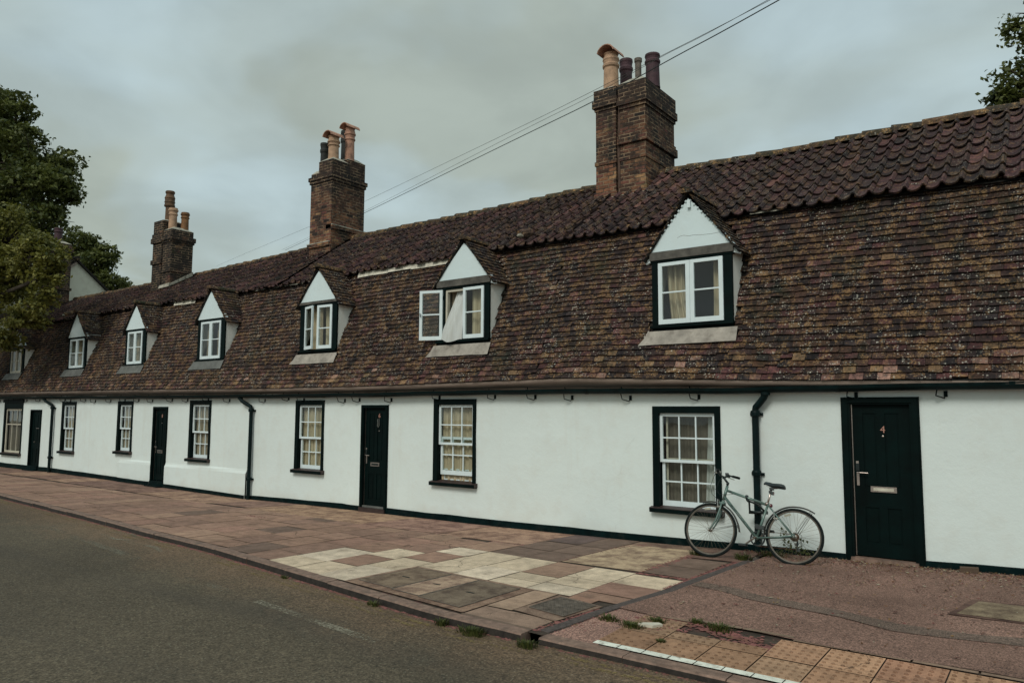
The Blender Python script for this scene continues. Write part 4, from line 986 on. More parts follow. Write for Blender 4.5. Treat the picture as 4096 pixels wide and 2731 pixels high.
pot(ch, -23.12, 12.45, 7.86, 8.88, .13, 'pot_brown', 'bulb'); pot(ch, -22.60, 12.3, 7.50, 8.20, .135, 'pot_cream', 'ring'); pot(ch, -22.45, 12.62, 7.52, 8.10, .125, 'pot_orange', 'ring')
# 4
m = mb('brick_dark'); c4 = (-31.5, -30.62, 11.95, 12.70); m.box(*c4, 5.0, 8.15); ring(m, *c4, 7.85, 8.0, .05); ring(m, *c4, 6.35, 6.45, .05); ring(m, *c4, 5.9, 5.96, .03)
flaunch(m, *c4, 8.15, .12)
ch = m.build('chimney', roots[3]); tag(ch, 'wide dark brick stack half hidden by the golden tree')
pot(ch, -30.92, 12.3, 8.2, 8.75, .14, 'pot_plum', 'roll'); pot(ch, -31.25, 12.45, 8.2, 8.8, .13, 'pot_plum', 'roll')
# vent and hip stubs that poke from the pantiles
for x, t, ci in ((-11.75, .1, 1), (-26.6, .1, 3), (-7.95, .12, 1)):
    m = mb('ridge'); p = up_roof(x, t) + NU * .03
    m.tint = (.09, .06, .045); m.tube([p + Vector((.0, .12, .1)), p + Vector((-.02, -.05, .06)), p + Vector((-.03, -.14, .03))], [.1, .1, .085], 10)
    if ci != 1 or x > -9: m.mat('mortar'); m.lathe([(.03, -.03), (.07, 0), (.05, .04), (.01, .06)], p + Vector((-.03, -.14, .0)), 8)
    m.build('roof_vent', roots[ci])

# ------------------------------------------------------------------ the taller neighbour beyond the terrace
nb = empty('neighbouring_house', (-34, D + .3, -.1), 'taller white rendered house with dark tiled roof beyond the terrace, mostly behind the golden tree', 'house')
m = mb('render_cream'); xg, xe = -31.25, -42
gp = [(9.9, -.3), (9.9, 4.95), (13.13, 7.66), (16.36, 4.95), (16.36, -.3)]
m.prism([(xg, y, z) for y, z in gp], (xe - xg, 0, 0)); m.build('wall', nb)
m = mb('tile'); r = random.Random(9)
for s in (-1, 1):
    E = Vector((0, 13.13 + s * 3.55, 4.72)); A = Vector((0, 13.13, 7.74)); nrm = Vector((0, s * (A.z - E.z), 3.55)).normalized()
    sf = lambda u, v, E=E, A=A: Vector((u, E.lerp(A, v).y, E.lerp(A, v).z))
    m.mat('underlay'); m.prism([sf(xg + .12, 0), sf(xg + .12, 1), sf(xe, 1), sf(xe, 0)], -nrm * .07)
    m.mat('tile')
    if s < 0:
        for row in range(22):
            v = row / 22; x = xe
            while x < xg + .1:
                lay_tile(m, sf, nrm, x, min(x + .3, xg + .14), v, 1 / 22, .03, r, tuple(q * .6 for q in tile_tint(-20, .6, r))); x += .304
m.mat('ridge'); m.tint = (.03, .026, .02); m.tube([(xg + .16, 13.13, 7.76), (xe, 13.13, 7.76)], .1, 8)
m.build('roof', nb)
m = mb('soffit'); m.prism([(xg + .04, 13.13, 7.62), (xg + .04, 13.13, 7.5), (xg + .04, 12.3, 6.85), (xg + .04, 12.3, 6.97)], (.04, 0, 0)); m.build('bargeboard', nb)
m = mb('black'); m.box(-33.6, -32.4, 9.86, 9.9, .6, 2.0); m.mat('white'); m.box(-33.5, -32.5, 9.85, 9.86, .7, 1.9); m.build('window', nb)

# ------------------------------------------------------------------ ground
def sheet(name, m, fx, x0, x1, nx, ny, zf, parent=None):
    vs = []
    for i in range(nx + 1):
        x = x0 + (x1 - x0) * i / nx; ya, yb = fx(x)
        for j in range(ny + 1):
            y = ya + (yb - ya) * j / ny; vs.append((x, y, zf(x, y)))
    w = ny + 1
    m.add(vs, [(i * w + j, (i + 1) * w + j, (i + 1) * w + j + 1, i * w + j + 1) for i in range(nx) for j in range(ny)])
m = mb('soil'); m.quad((-160, -120, -.35), (120, -120, -.35), (120, 160, -.35), (-160, 160, -.35)); tag(m.build('ground'), kind='structure')
m = mb('road'); sheet('road', m, lambda x: (-4.5, kerb_y(x) + .02), -70, 30, 100, 1, lambda x, y: ROADZ); m.quad((-70, -12, ROADZ - .004), (30, -12, ROADZ - .004), (30, -4.5, ROADZ), (-70, -4.5, ROADZ)) if False else None
tag(m.build('road'), kind='structure')
m = mb('slab'); m.tint = (.16, .11, .085); sheet('far', m, lambda x: (-7.5, -4.5), -70, 30, 40, 1, lambda x, y: ROADZ + .1); tag(m.build('far_pavement'), kind='structure')

# kerb: single stones
m = mb('kerbstone'); r = random.Random(5)
KS = [-3.72 - .9 * i for i in range(63)][::-1]
KS = list(zip(KS, KS[1:])) + [(-3.56, -2.8)] + [(-2.8 + .8 * i, -2.0 + .8 * i) for i in range(14)]
for x, x1 in KS:
    x1 -= .008
    dz = r.uniform(-.004, .004); dy = r.uniform(-.006, .006)
    n = 4
    for j in range(n):
        u0, u1 = x + (x1 - x) * j / n, x + (x1 - x) * (j + 1) / n
        def prof(u):
            y = kerb_y(u) + dy; z = gz(u, y) + dz + .003; ch_ = .012
            return [(u, y - .004, ROADZ - .1), (u, y, z - ch_), (u, y + ch_, z), (u, y + .14, z), (u, y + .14, z - .12)]
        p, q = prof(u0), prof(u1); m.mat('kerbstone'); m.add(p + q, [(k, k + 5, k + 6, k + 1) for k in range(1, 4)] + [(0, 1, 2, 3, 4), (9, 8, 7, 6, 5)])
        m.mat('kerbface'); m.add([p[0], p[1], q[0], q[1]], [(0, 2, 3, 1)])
tag(m.build('kerb'), kind='structure')

# joint bed under everything on the near side
def bed(name, m, x0, x1, nx, drop):
    sheet(name, m, lambda x: (kerb_y(x) + .10, D + .06), x0, x1, nx, 10, lambda x, y: gz(x, y) - drop)
m = mb('joint'); bed('bed', m, -60, -3.3, 110, .006)
def drain_x(y): return interp(y, [(5.2, -3.64), (6.28, -3.52), (7.28, -3.39), (7.8, -3.38), (9.3, -3.30), (10.1, -3.27)])
# slabs
r = random.Random(12); SL = mb('slab')
BRN = [(.315, .195, .138), (.33, .205, .148), (.30, .185, .132), (.32, .19, .14), (.35, .225, .158), (.275, .17, .125)]
WHT = [(.66, .535, .385), (.63, .52, .39), (.69, .57, .43), (.61, .49, .35)]
GRY = [(.175, .118, .09), (.19, .128, .098), (.205, .138, .104)]
def slab(x0, x1, ya, yb, col, m=None, g=.006, sl=-.045, lift=None):
    """slab between x0,x1 with side edges ya,yb given at x0; slight skew follows the kerb line"""
    m = m or SL; k = r.uniform(.93, 1.07); col = tuple(v * k for v in col); lf = r.uniform(0, .005) if lift is None else lift
    nx = max(1, int((x1 - x0) / .5)); ny = max(1, int((yb - ya) / .5)); vs = []
    for i in range(nx + 1):
        x = x0 + g + (x1 - x0 - 2 * g) * i / nx
        for j in range(ny + 1):
            y = ya + g + (yb - ya - 2 * g) * j / ny + sl * (x - x0)
            y = min(y, D + .02); vs.append((x, y, gz(x, y) + lf))
    w = ny + 1
    m.add(vs, [(i * w + j, (i + 1) * w + j, (i + 1) * w + j + 1, i * w + j + 1) for i in range(nx) for j in range(ny)], col)
# hand-placed columns around the pale patch
cols = {
 (-7.93, -7.33): [(5.66, 6.14, 'W'), (6.14, 6.93, 'W'), (6.93, 7.55, 'B'), (7.55, 8.2, 'B'), (8.2, 8.75, 'B')],
 (-7.33, -6.80): [(5.60, 6.16, 'W'), (6.16, 6.75, 'B'), (6.75, 7.33, 'W'), (7.33, 7.95, 'B'), (7.95, 8.6, 'B')],
 (-6.80, -6.26): [(5.55, 6.28, 'W'), (6.28, 6.90, 'W'), (6.90, 7.47, 'B'), (7.47, 7.96, 'W'), (7.96, 8.55, 'B')],
 (-6.26, -5.69): [(6.58, 7.18, 'W'), (7.18, 7.95, 'W'), (7.95, 8.55, 'G'), (8.55, 9.25, 'G')],
 (-5.69, -5.16): [(6.52, 7.15, 'W'), (7.15, 7.93, 'W'), (7.93, 8.53, 'G'), (8.53, 9.2, 'G'), (9.2, D, 'G')],
 (-5.16, -4.63): [(6.50, 6.80, 'W'), (6.80, 7.13, 'W'), (7.13, 7.92, 'B')],
 (-4.63, -4.07): [(6.48, 6.85, 'W'), (6.85, 7.25, 'W'), (7.25, 7.9, 'W')],
 (-4.07, -3.46): [(6.48, 6.75, 'B'), (6.75, 7.27, 'B'), (7.27, 7.82, 'W'), (7.98, 8.55, 'G'), (8.55, 9.15, 'G')],
}
CC = mb('concrete')
for (a, b), L in cols.items():
    for ya, yb, k in L:
        slab(a, b, ya, yb, r.choice({'W': WHT, 'B': BRN, 'G': GRY}[k]))
slab(-5.16, -4.06, 7.98, 9.75, (.48, .36, .235), CC, sl=0); slab(-5.16, -4.06, 9.75, D, (.27, .18, .13), CC, sl=0)
slab(-4.06, -3.35, 9.2, D, (.24, .15, .115), CC, sl=0)
slab(-6.26, -5.69, 9.27, D, (.13, .09, .08)); 
slab(-4.5, -3.72, 5.32, 5.66, (.30, .205, .15), sl=0); slab(-4.06, -3.75, 6.25, 6.5, (.34, .2, .14), sl=0)
slab(-4.5, -4.2, 5.66, 6.46, (.36, .25, .175), sl=0); slab(-4.5, -3.72, 5.27, 5.34, (.17, .12, .09), sl=0)
# concrete bays along the wall
for a, b, ya in ((-7.9, -6.26, 8.72), (-9.6, -7.9, 8.72), (-11.2, -9.6, 8.7), (-12.9, -11.2, 8.7)):
    slab(a, b, ya, D, r.choice([(.46, .30, .195), (.41, .26, .18), (.36, .22, .165)]), CC, sl=0)
x = -12.9
while x > -31:
    w = r.uniform(1.0, 1.7); slab(x - w, x, 8.8 + r.uniform(-.1, .1), D, r.choice([(.42, .27, .185), (.26, .16, .125), (.29, .18, .135)]), CC, sl=0); x -= w
slab(-6.8, -6.26, 8.55, 8.72, BRN[1])
# generic columns
xs_ = [-7.93]
while xs_[-1] > -34: xs_.append(xs_[-1] - .565)
for b, a in zip(xs_, xs_[1:]):
    y = kerb_y((a + b) / 2) + .145; first = True
    while y < 8.72:
        L = r.uniform(.55, .78) if not first else r.uniform(.3, .7); first = False
        ye = y + L
        if ye > 8.5: ye = 8.74
        slab(a, b, y + .045 * .28, ye + .045 * .28 if ye < 8.7 else 8.74, r.choice(BRN + BRN + [GRY[1]]) if a > -16 else r.choice(BRN))
        y = ye
    
x = -34
pv = m
for q in (SL, CC):
    for src in (q.mats[0],):
        if src not in pv.mats: pv.mats.append(src)
        mi = pv.mats.index(src); o = len(pv.v); pv.v += q.v
        for f, c in zip(q.f, q.c): pv.f.append(tuple(i + o for i in f)); pv.mi.append(mi); pv.c.append(c)
tag(pv.build('pavement'), kind='structure')

# pink tarmac footway right of the drain
m = mb('tarmac'); m.tint = (.195, .120, .096)
nx, ny = 60, 24
def ty(x, t):
    y0 = 6.32 + .03 * math.sin(x * 3)
    return y0 + (D + .04 - y0) * t
vs = []
for i in range(nx + 1):
    for j in range(ny + 1):
        t = j / ny; s = i / nx; y = ty(-3.3 + s * 9.5, t); xl_ = drain_x(y) + .055; x = xl_ + (6.2 - xl_) * s ** 1.3
        vs.append((x, y, gz(x, y) + .008 + .006 * noise.noise(Vector((x, y, 0)))))
w = ny + 1
m.add(vs, [(i * w + j, (i + 1) * w + j, (i + 1) * w + j + 1, i * w + j + 1) for i in range(nx) for j in range(ny)])
# trench reinstatement strip
path = [(-3.32, 7.72), (-2.9, 7.66), (-2.64, 7.5), (-2.2, 7.42), (-1.8, 7.36), (-1.27, 7.16), (-.8, 7.2), (-.4, 7.3), (.4, 7.5), (2, 7.7), (6, 7.9)]
vs = []
N_ = 60
for i in range(N_ + 1):
    x = -3.3 + 9.3 * i / N_; yc = interp(x, path); hw = .12 + .03 * noise.noise(Vector((x * 2, 0, 5)))
    for o in (-hw, hw): vs.append((x, yc + o, gz(x, yc + o) + .0125))
m.add(vs, [(2 * i, 2 * i + 2, 2 * i + 3, 2 * i + 1) for i in range(N_)], (.135, .098, .080))
# low tarmac corner near the drain mouth and the sunken broken strip
def polysheet(m, pts, dz, tint, div=6):
    """fan grid over a quad of (x,y)"""
    (ax, ay), (bx, by), (cx_, cy_), (dx, dy) = pts; vs = []
    for i in range(div + 1):
        for j in range(div + 1):
            s, t = i / div, j / div
            x = (ax * (1 - s) + bx * s) * (1 - t) + (dx * (1 - s) + cx_ * s) * t; y = (ay * (1 - s) + by * s) * (1 - t) + (dy * (1 - s) + cy_ * s) * t
            vs.append((x, y, gz(x, y) + dz))
    w = div + 1; m.add(vs, [(i * w + j, (i + 1) * w + j, (i + 1) * w + j + 1, i * w + j + 1) for i in range(div) for j in range(div)], tint)
polysheet(m, [(-3.56, 5.3), (-3.1, 5.32), (-3.05, 6.36), (-3.44, 6.36)], .003, (.27, .165, .135))
polysheet(m, [(-2.75, 5.95), (-1.9, 6.0), (-1.93, 6.36), (-2.8, 6.36)], -.012, (.12, .082, .070))
tag(m.build('tarmac_path'), kind='structure')

# blister paving with its kerb row and white painted line
m = mb('slab'); r = random.Random(3)
bx = [-3.16, -2.74, -2.34, -1.96, -1.58, -1.19, -.78, -.36, .05, .46, .87, 1.28, 1.7, 2.1, 2.5]
OR = [(.46, .27, .165), (.43, .25, .15), (.49, .29, .175), (.44, .24, .15), (.42, .265, .165)]
domes = []
for i, (a, b) in enumerate(zip(bx, bx[1:])):
    for j, (ya, yb) in enumerate(((5.42, 5.80), (5.80, 6.26))):
        c = r.choice(OR)
        if i < 3: c = tuple(v * .72 for v in c)
        if j == 1 and i in (1, 2): yb = 5.98
        slab(a, b, ya, yb, c, m, sl=.0, g=.005, lift=.004 + r.uniform(0, .004))
        nx_ = 6; ny_ = int((yb - ya) / .066)
        for p in range(nx_):
            for q in range(ny_):
                if i < 3 and r.random() < .25: continue
                domes.append((a + (b - a) * (p + .5) / nx_, ya + (yb - ya) * (q + .5) / ny_, c))
for x, y, c in domes:
    z = gz(x, y) + .006; vs = []
    for rr, h in ((.0155, -.001), (.012, .0065), (.004, .0075)):
        for k in range(8): an = k * PI / 4; vs.append((x + rr * math.cos(an), y + rr * math.sin(an), z + h))
    m.add(vs, [(k, (k + 1) % 8, 8 + (k + 1) % 8, 8 + k) for k in range(8)] + [(8 + k, 8 + (k + 1) % 8, 16 + (k + 1) % 8, 16 + k) for k in range(8)] + [tuple(range(16, 24))], tuple(v * .62 for v in c))
x = -3.15
while x < 2.5:   # backing blocks behind the blisters and the edging row
    if x > -2.0 or x < -2.9: slab(x, x + .42, 6.27, 6.335, (.25, .17, .12), m, sl=0, lift=.009)
    else: slab(x, x + .42, 6.33 - .0, 6.395, (.24, .17, .12), m, sl=0, lift=.012)
    x += .424
m.mat('whiteline'); x = -3.16
while x < 2.6:
    L = r.uniform(.2, .235)
    if r.random() > .03: slab(x, x + L, 5.332, 5.425, (1, 1, .99), m, sl=0, g=.004, lift=.007)
    x += L
m.mat('joint'); sheet('b2', m, lambda x: (5.30, 6.42), -3.5, 3, 30, 6, lambda x, y: gz(x, y) - .008)
tag(m.build('tactile_paving'), kind='structure')

# worn road paint
def strip(m, pts, hw, z=ROADZ + .004):
    vs = []
    for i, (x, y) in enumerate(pts): vs += [(x, y - hw, z), (x, y + hw, z)]
    m.add(vs, [(2 * i, 2 * i + 2, 2 * i + 3, 2 * i + 1) for i in range(len(pts) - 1)])
m = mb('worn_faint'); strip(m, [(-13.3, 5.40), (-11.65, 5.2), (-9.6, 4.97)], .06)
m.mat('worn_faint'); strip(m, [(-8.1, 4.78), (-7.1, 4.67)], .05)
m.mat('worn_white'); strip(m, [(-6.55, 4.61), (-5.4, 4.49), (-4.65, 4.42)], .05)
for pts in ([(-12.0, 5.75), (-11.6, 5.9), (-11.2, 5.78)], [(-11.9, 5.6), (-11.3, 5.5), (-10.9, 5.62)], [(-10.9, 5.5), (-10.2, 5.52), (-9.8, 5.4)]):
    m.mat('worn_white'); strip(m, pts, .035)
m.mat('worn_yellow')
for off in (.10, .20):
    xs2 = [-40 + i * .8 for i in range(46)] + [-3.4, -2.6, -1.8, -1, 0, 2, 6]
    strip(m, [(x, kerb_y(x) - off - .03 * sstep(-9, -4, x)) for x in xs2], .026)
tag(m.build('road_marking'), kind='structure')

# ------------------------------------------------------------------ covers, drain
m = mb('plinth'); n = 150
path_y = [5.33 + (9.6 - 5.33) * i / n for i in range(n + 1)]
for y0, y1 in zip(path_y[::10], path_y[10::10]):
    x0, x1 = drain_x(y0), drain_x(y1)
    m.add([(x0 - .055, y0, gz(x0, y0) - .012), (x0 + .055, y0, gz(x0, y0) - .012), (x1 + .055, y1, gz(x1, y1) - .012), (x1 - .055, y1, gz(x1, y1) - .012)], [(0, 1, 2, 3)])
dr = None
drn = empty('drain_channel', (-3.45, 7.3, 0), 'dark slotted brick channel crossing the footway from kerb to bicycle', 'drain')
m.build('channel_bed', drn)
m = mb('drain')
y = 5.34
while y < 9.6:
    x = drain_x(y); z = gz(x, y)
    m.box(x - .052, x + .052, y, y + .018, z - .02, z + .007); y += .0275
m.build('slotted_blocks', drn)
hc = empty('inspection_cover', (-3.9, 6.04, 0), 'chequered iron inspection cover set in the footway beside the slotted drain', 'access cover')
P4 = [(-4.12, 5.83), (-3.71, 5.77), (-3.66, 6.25), (-4.09, 6.32)]; PO = [(-4.19, 5.68), (-3.70, 5.62), (-3.60, 6.28), (-4.17, 6.42)]
def lp(P, s, t): return ((P[0][0] * (1 - s) + P[1][0] * s) * (1 - t) + (P[3][0] * (1 - s) + P[2][0] * s) * t, (P[0][1] * (1 - s) + P[1][1] * s) * (1 - t) + (P[3][1] * (1 - s) + P[2][1] * s) * t)
m = mb('concrete'); m.tint = (.26, .18, .13)
m.add([(x, y, gz(x, y) + .0075) for x, y in PO], [(0, 1, 2, 3)]); m.build('concrete_surround', hc)
m = mb('metal_cover'); m.add([(x, y, gz(x, y) + .0115) for x, y in P4], [(0, 1, 2, 3)])
for i in range(17):
    for j in range(17):
        s, t = (i + .5) / 17, (j + .5) / 17; x, y = lp(P4, s, t); z = gz(x, y) + .013; q = .0075
        if 4 < i < 12 and 7 < j < 9: continue
        d1, d2 = ((q, .0025) if (i + j) % 2 else (.0025, q)); m.box(x - d1, x + d1, y - d2, y + d2, z - .002, z + .002)
for a_, b_ in ((0, 1), (1, 2), (2, 3), (3, 0)):
    p, q = Vector((*P4[a_], 0)), Vector((*P4[b_], 0)); p.z = gz(p.x, p.y) + .014; q.z = gz(q.x, q.y) + .014; m.tube([p, q], .006, 4)
m.build('cover_plate', hc)
cv = empty('concrete_cover', (-5.4, 6.0, 0), 'large rectangular set of infilled concrete service covers at the kerb beside the pale slabs', 'access cover')
PC = [(-6.32, 5.52), (-4.50, 5.32), (-4.50, 6.46), (-6.26, 6.58)]
m = mb('concrete'); m.tint = (.30, .20, .14); vs = []
for i in range(9):
    for j in range(5): x, y = lp(PC, i / 8, j / 4); vs.append((x, y, gz(x, y) + .007))
m.add(vs, [(i * 5 + j, (i + 1) * 5 + j, (i + 1) * 5 + j + 1, i * 5 + j + 1) for i in range(8) for j in range(4)]); m.build('concrete_surround', cv)
for (s0, s1, t0, t1), c in (((.05, .36, .12, .93), (.235, .175, .12)), ((.37, .60, .10, .93), (.42, .30, .21)), ((.61, .93, .08, .92), (.20, .155, .11))):
    m = mb('concrete'); m.tint = c; vs = []
    for i in range(4):
        for j in range(5): x, y = lp(PC, s0 + (s1 - s0) * i / 3, t0 + (t1 - t0) * j / 4); vs.append((x, y, gz(x, y) + .012))
    m.add(vs, [(i * 5 + j, (i + 1) * 5 + j, (i + 1) * 5 + j + 1, i * 5 + j + 1) for i in range(3) for j in range(4)])
    x, y = lp(PC, (s0 + s1) / 2, (t0 + t1) / 2); m.mat('iron'); m.box(x - .05, x + .05, y - .012, y + .012, gz(x, y) + .005, gz(x, y) + .0145)
    m.mat('metal_cover')
    for (sa, ta), (sb, tb_) in (((s0, t0), (s1, t0)), ((s1, t0), (s1, t1)), ((s1, t1), (s0, t1)), ((s0, t1), (s0, t0))):
        p, q = lp(PC, sa, ta), lp(PC, sb, tb_); m.tube([(p[0], p[1], gz(*p) + .0125), (q[0], q[1], gz(*q) + .0125)], .0045, 4)
    m.build('cover_panel', cv)
m = mb('concrete'); m.tint = (.27, .21, .135)
m.add([(x, y, gz(x, y) + .022) for x, y in ((-.92, 7.93), (.25, 7.95), (.3, 8.62), (-.80, 8.53))], [(0, 1, 2, 3)])
m.tint = (.15, .09, .07); m.add([(x, y, gz(x, y) + .018) for x, y in ((-.99, 7.88), (.32, 7.9), (.36, 8.68), (-.86, 8.59))], [(0, 1, 2, 3)])
tag(m.build('service_cover'), 'mossy rimmed greenish concrete cover in the pink tarmac in front of the right wall', 'access cover')

# ------------------------------------------------------------------ moss, litter, weeds
r = random.Random(21)
m = mb('moss')
def clump(x, y, s, z=None):
    z = gz(x, y) if z is None else z; s *= .8; n = 6; vs = [(x, y, z + s * r.uniform(.2, .4))]
    for k in range(n): an = 2 * PI * k / n; q = s * r.uniform(.6, 1.3); vs.append((x + q * math.cos(an), y + q * math.sin(an) * .8, z + .001))
    m.add(vs, [(0, 1 + k, 1 + (k + 1) % n) for k in range(n)])
def mossline(x0, y0, x1, y1, n, sp, s=.02, z=None, sm=1.0):
    for _ in range(int(n * 1.6)):
        t = r.random()
        x, y = x0 + (x1 - x0) * t + r.gauss(0, sp), y0 + (y1 - y0) * t + r.gauss(0, sp)
        clump(x, y, s * r.uniform(.4, 1.5), z)
for ya, yb in ((5.3, 6.2), (7.0, 8.2), (8.2, 9.4)):
    mossline(drain_x(ya) - .07, ya, drain_x(yb) - .07, yb, 150, .02, .016); mossline(drain_x(ya) + .08, ya, drain_x(yb) + .08, yb, 110, .025, .016)
mossline(-4.07, 8.0, -4.05, 9.4, 170, .03, .02); mossline(-4.05, 7.9, -3.45, 7.9, 110, .025, .018); mossline(-3.45, 8, -3.4, 9.3, 110, .03, .018)
mossline(-5.2, 9.3, -4.95, 9.9, 60, .05, .02); mossline(-5.2, 8.0, -5.16, 9.3, 60, .03, .015); mossline(-6.5, 9.6, -5.4, 9.95, 50, .04, .018)
mossline(-2.75, 6.28, -1.95, 6.0, 260, .07, .022); mossline(-3.2, 6.15, -2.75, 6.3, 150, .05, .02); mossline(-3.15, 5.95, -2.7, 6.05, 120, .05, .02); mossline(-3.5, 5.6, -3.2, 6.1, 60, .04, .018)
mossline(-1.0, 7.86, -.3, 7.88, 130, .018, .016); mossline(-.97, 7.9, -.86, 8.6, 110, .03, .018); mossline(-.86, 8.62, -.2, 8.68, 80, .02, .014)
for x0 in [-18 + i * .9 for i in range(16)]: mossline(x0, kerb_y(x0) - .025, x0 + .9, kerb_y(x0 + .9) - .025, 60, .014, .02, ROADZ)
for x0 in (-3.5, -2.7, -1.9, -1.1): mossline(x0, kerb_y(x0) - .02, x0 + .8, kerb_y(x0 + .8) - .02, 45, .012, .014, ROADZ)
for _ in range(12):
    x, y = r.uniform(-13, -6), r.choice([8.72, 8.1, 9.4]); mossline(x, y, x + r.uniform(-.5, .5), y + r.uniform(-.1, .1), 22, .03, .016)
tag(m.build('moss'), 'reddish moss and dry stems along the joints, kerb and drain', 'moss', kind='stuff')
m = mb('litter')
for _ in range(2000):
    if r.random() < .6: x = r.uniform(-3.6, .8); y = D - abs(r.gauss(0, .22)) - .04
    else: x = r.uniform(-3.3, .6); y = r.uniform(6.5, 9.8) if r.random() < .5 else r.uniform(8.6, 10)
    if y > D - .04: continue
    s = r.uniform(.006, .022) * (1.7 if r.random() < .08 else 1); an = r.uniform(0, PI); z = gz(x, y) + .016
    c = r.choice([(.12, .06, .03), (.2, .12, .05), (.26, .2, .12), (.09, .04, .03), (.15, .05, .045), (.3, .28, .2), (.05, .035, .025), (.1, .05, .04)])
    ca, sa = math.cos(an), math.sin(an); ps = [(-1, 0), (0, -.45), (1, 0), (0, .45)]
    m.add([(x + s * (u * ca - v * sa), y + s * (u * sa + v * ca), z + r.uniform(0, .008)) for u, v in ps] + [(x, y, z + .009)], [(0, 1, 4), (1, 2, 4), (2, 3, 4), (3, 0, 4)], c)
tag(m.build('leaf_litter'), 'scattered dead leaves and grit along the wall foot', 'litter', kind='stuff')

def tuft(x, y, h, n, spread, z, label, grp='weeds growing from the kerb and joints'):
    m = mb('grass'); h *= .62; n = int(n * 1.3); spread *= 1.15
    for _ in range(n):
        an = r.uniform(0, 2 * PI); d0 = r.uniform(0, spread) ; bx_, by_ = x + d0 * math.cos(an), y + d0 * math.sin(an) * .6
        hh = h * r.uniform(.4, 1.1); ln = hh * r.uniform(.3, 1.0); w = r.uniform(.0025, .006); dx, dy = math.cos(an) * ln, math.sin(an) * ln; px, py = -math.sin(an) * w, math.cos(an) * w
        k = r.random(); vs = [(bx_ - px, by_ - py, z), (bx_ + px, by_ + py, z), (bx_ + dx * .4 + px, by_ + dy * .4 + py, z + hh * .7), (bx_ + dx * .4 - px, by_ + dy * .4 - py, z + hh * .7), (bx_ + dx, by_ + dy, z + hh * .95)]
        m.add([(a - x, b - y, c - z) for a, b, c in vs], [(0, 1, 2, 3), (3, 2, 4)], (k, k, k))
    o = m.build('weed_tuft'); o.location = (x, y, z); tag(o, label, 'weed', grp)
tuft(-4.0, 9.42, .13, 90, .09, gz(-4, 9.4), 'green grass tuft under the bicycle front wheel')
tuft(-3.38, 9.40, .13, 130, .11, gz(-3.38, 9.4), 'lush green grass tuft at the wall end of the slotted drain')
tuft(-3.15, 9.86, .12, 130, .18, gz(-3.1, 9.85), 'spreading grass between the downpipe foot and rear wheel')
tuft(-4.55, 5.10, .10, 80, .06, ROADZ, 'upright weed on the kerb edge beside the concrete covers')
tuft(-4.17, 5.06, .10, 170, .13, ROADZ, 'widest weed clump at the foot of the kerb before it drops')
tuft(-3.60, 5.06, .09, 130, .09, ROADZ, 'dense dark weed at the kerb mouth of the slotted drain')
tuft(-5.52, 5.20, .07, 60, .07, ROADZ, 'low reddish green weed at the kerb near the middle of the concrete covers')
tuft(-7.2, 5.42, .05, 40, .05, ROADZ, 'small weed at the kerb beside the pale slabs')
tuft(-2.72, 5.66, .05, 70, .035, gz(-2.7, 5.66), 'round weed alone on the blister paving')
tuft(-3.36, 5.95, .08, 110, .10, gz(-3.4, 5.9), 'weed on the tarmac edge right of the iron cover')
tuft(-3.09, 5.88, .08, 170, .10, gz(-3.1, 5.8), 'broad weed at the broken corner of the blister paving')
tuft(-2.98, 6.14, .06, 110, .08, gz(-3, 6.1), 'thin weed behind the pale stone fragment')
tuft(-2.45, 6.22, .09, 130, .12, gz(-2.4, 6.2), 'weed in the sunken moss behind the blister paving')
tuft(-2.69, 6.30, .07, 60, .06, gz(-2.7, 6.3), 'weed beside the edging blocks of the pink tarmac')
tuft(-13.5, 6.18, .07, 60, .10, ROADZ, 'distant weed at the kerb in front of the third cottage')
tuft(-18.6, 6.50, .07, 40, .12, ROADZ, 'farthest weed at the kerb near the end of the terrace')
m = mb('offwhite'); m.prism([(-3.06, 5.93, .0), (-2.93, 5.94, .0), (-2.88, 6.03, .0), (-2.93, 6.06, 0), (-3.04, 5.985, .0)], (.003, 0, .022))
o = m.build('stone_fragment'); o.location.z = gz(-3, 6) + .004; tag(o, 'pale flat stone fragment among weeds behind the blister paving', 'stone')
m = mb('litter'); r2 = random.Random(2)
m.obox((-1.02, D - .09, gz(-1, 10) + .035), (.09, .01, .004), (-.006, .045, 0), (0, 0, .028), (.10, .07, .05))
tag(m.build('loose_brick'), 'weathered half brick lying at the wall foot right of door 4', 'brick')
# ivy seedling by the rear wheel
iv = empty('ivy', (-2.95, 10.02, 0), 'small ivy climbing the wall behind the bicycle rear wheel', 'plant')
m = mb('bark')
st_ = [[(-2.9, 10.08, 0), (-2.95, 10.07, .15), (-3.05, 10.09, .24), (-3.12, 10.1, .33)], [(-2.88, 10.08, 0), (-2.86, 10.08, .14), (-2.9, 10.1, .22)], [(-2.97, 10.08, 0), (-3.02, 10.08, .1), (-3.12, 10.1, .17)]]
for s_ in st_: m.tube(s_, .003, 4)
m.build('stem', iv)
m = mb('grass')
def leaf5(m, c, s, nrm_y, rot, k):
    pts = [(0, -1), (.5, -.6), (.95, -.1), (.45, .1), (.35, .55), (0, 1.1), (-.35, .55), (-.45, .1), (-.95, -.1), (-.5, -.6)]
    ca, sa = math.cos(rot), math.sin(rot)
    m.add([(c[0] + s * (u * ca - v * sa), c[1] + nrm_y * s * v * .4 - .006 * abs(u), c[2] + s * (u * sa + v * ca)) for u, v in pts], [tuple(range(10))], (k, k, k))
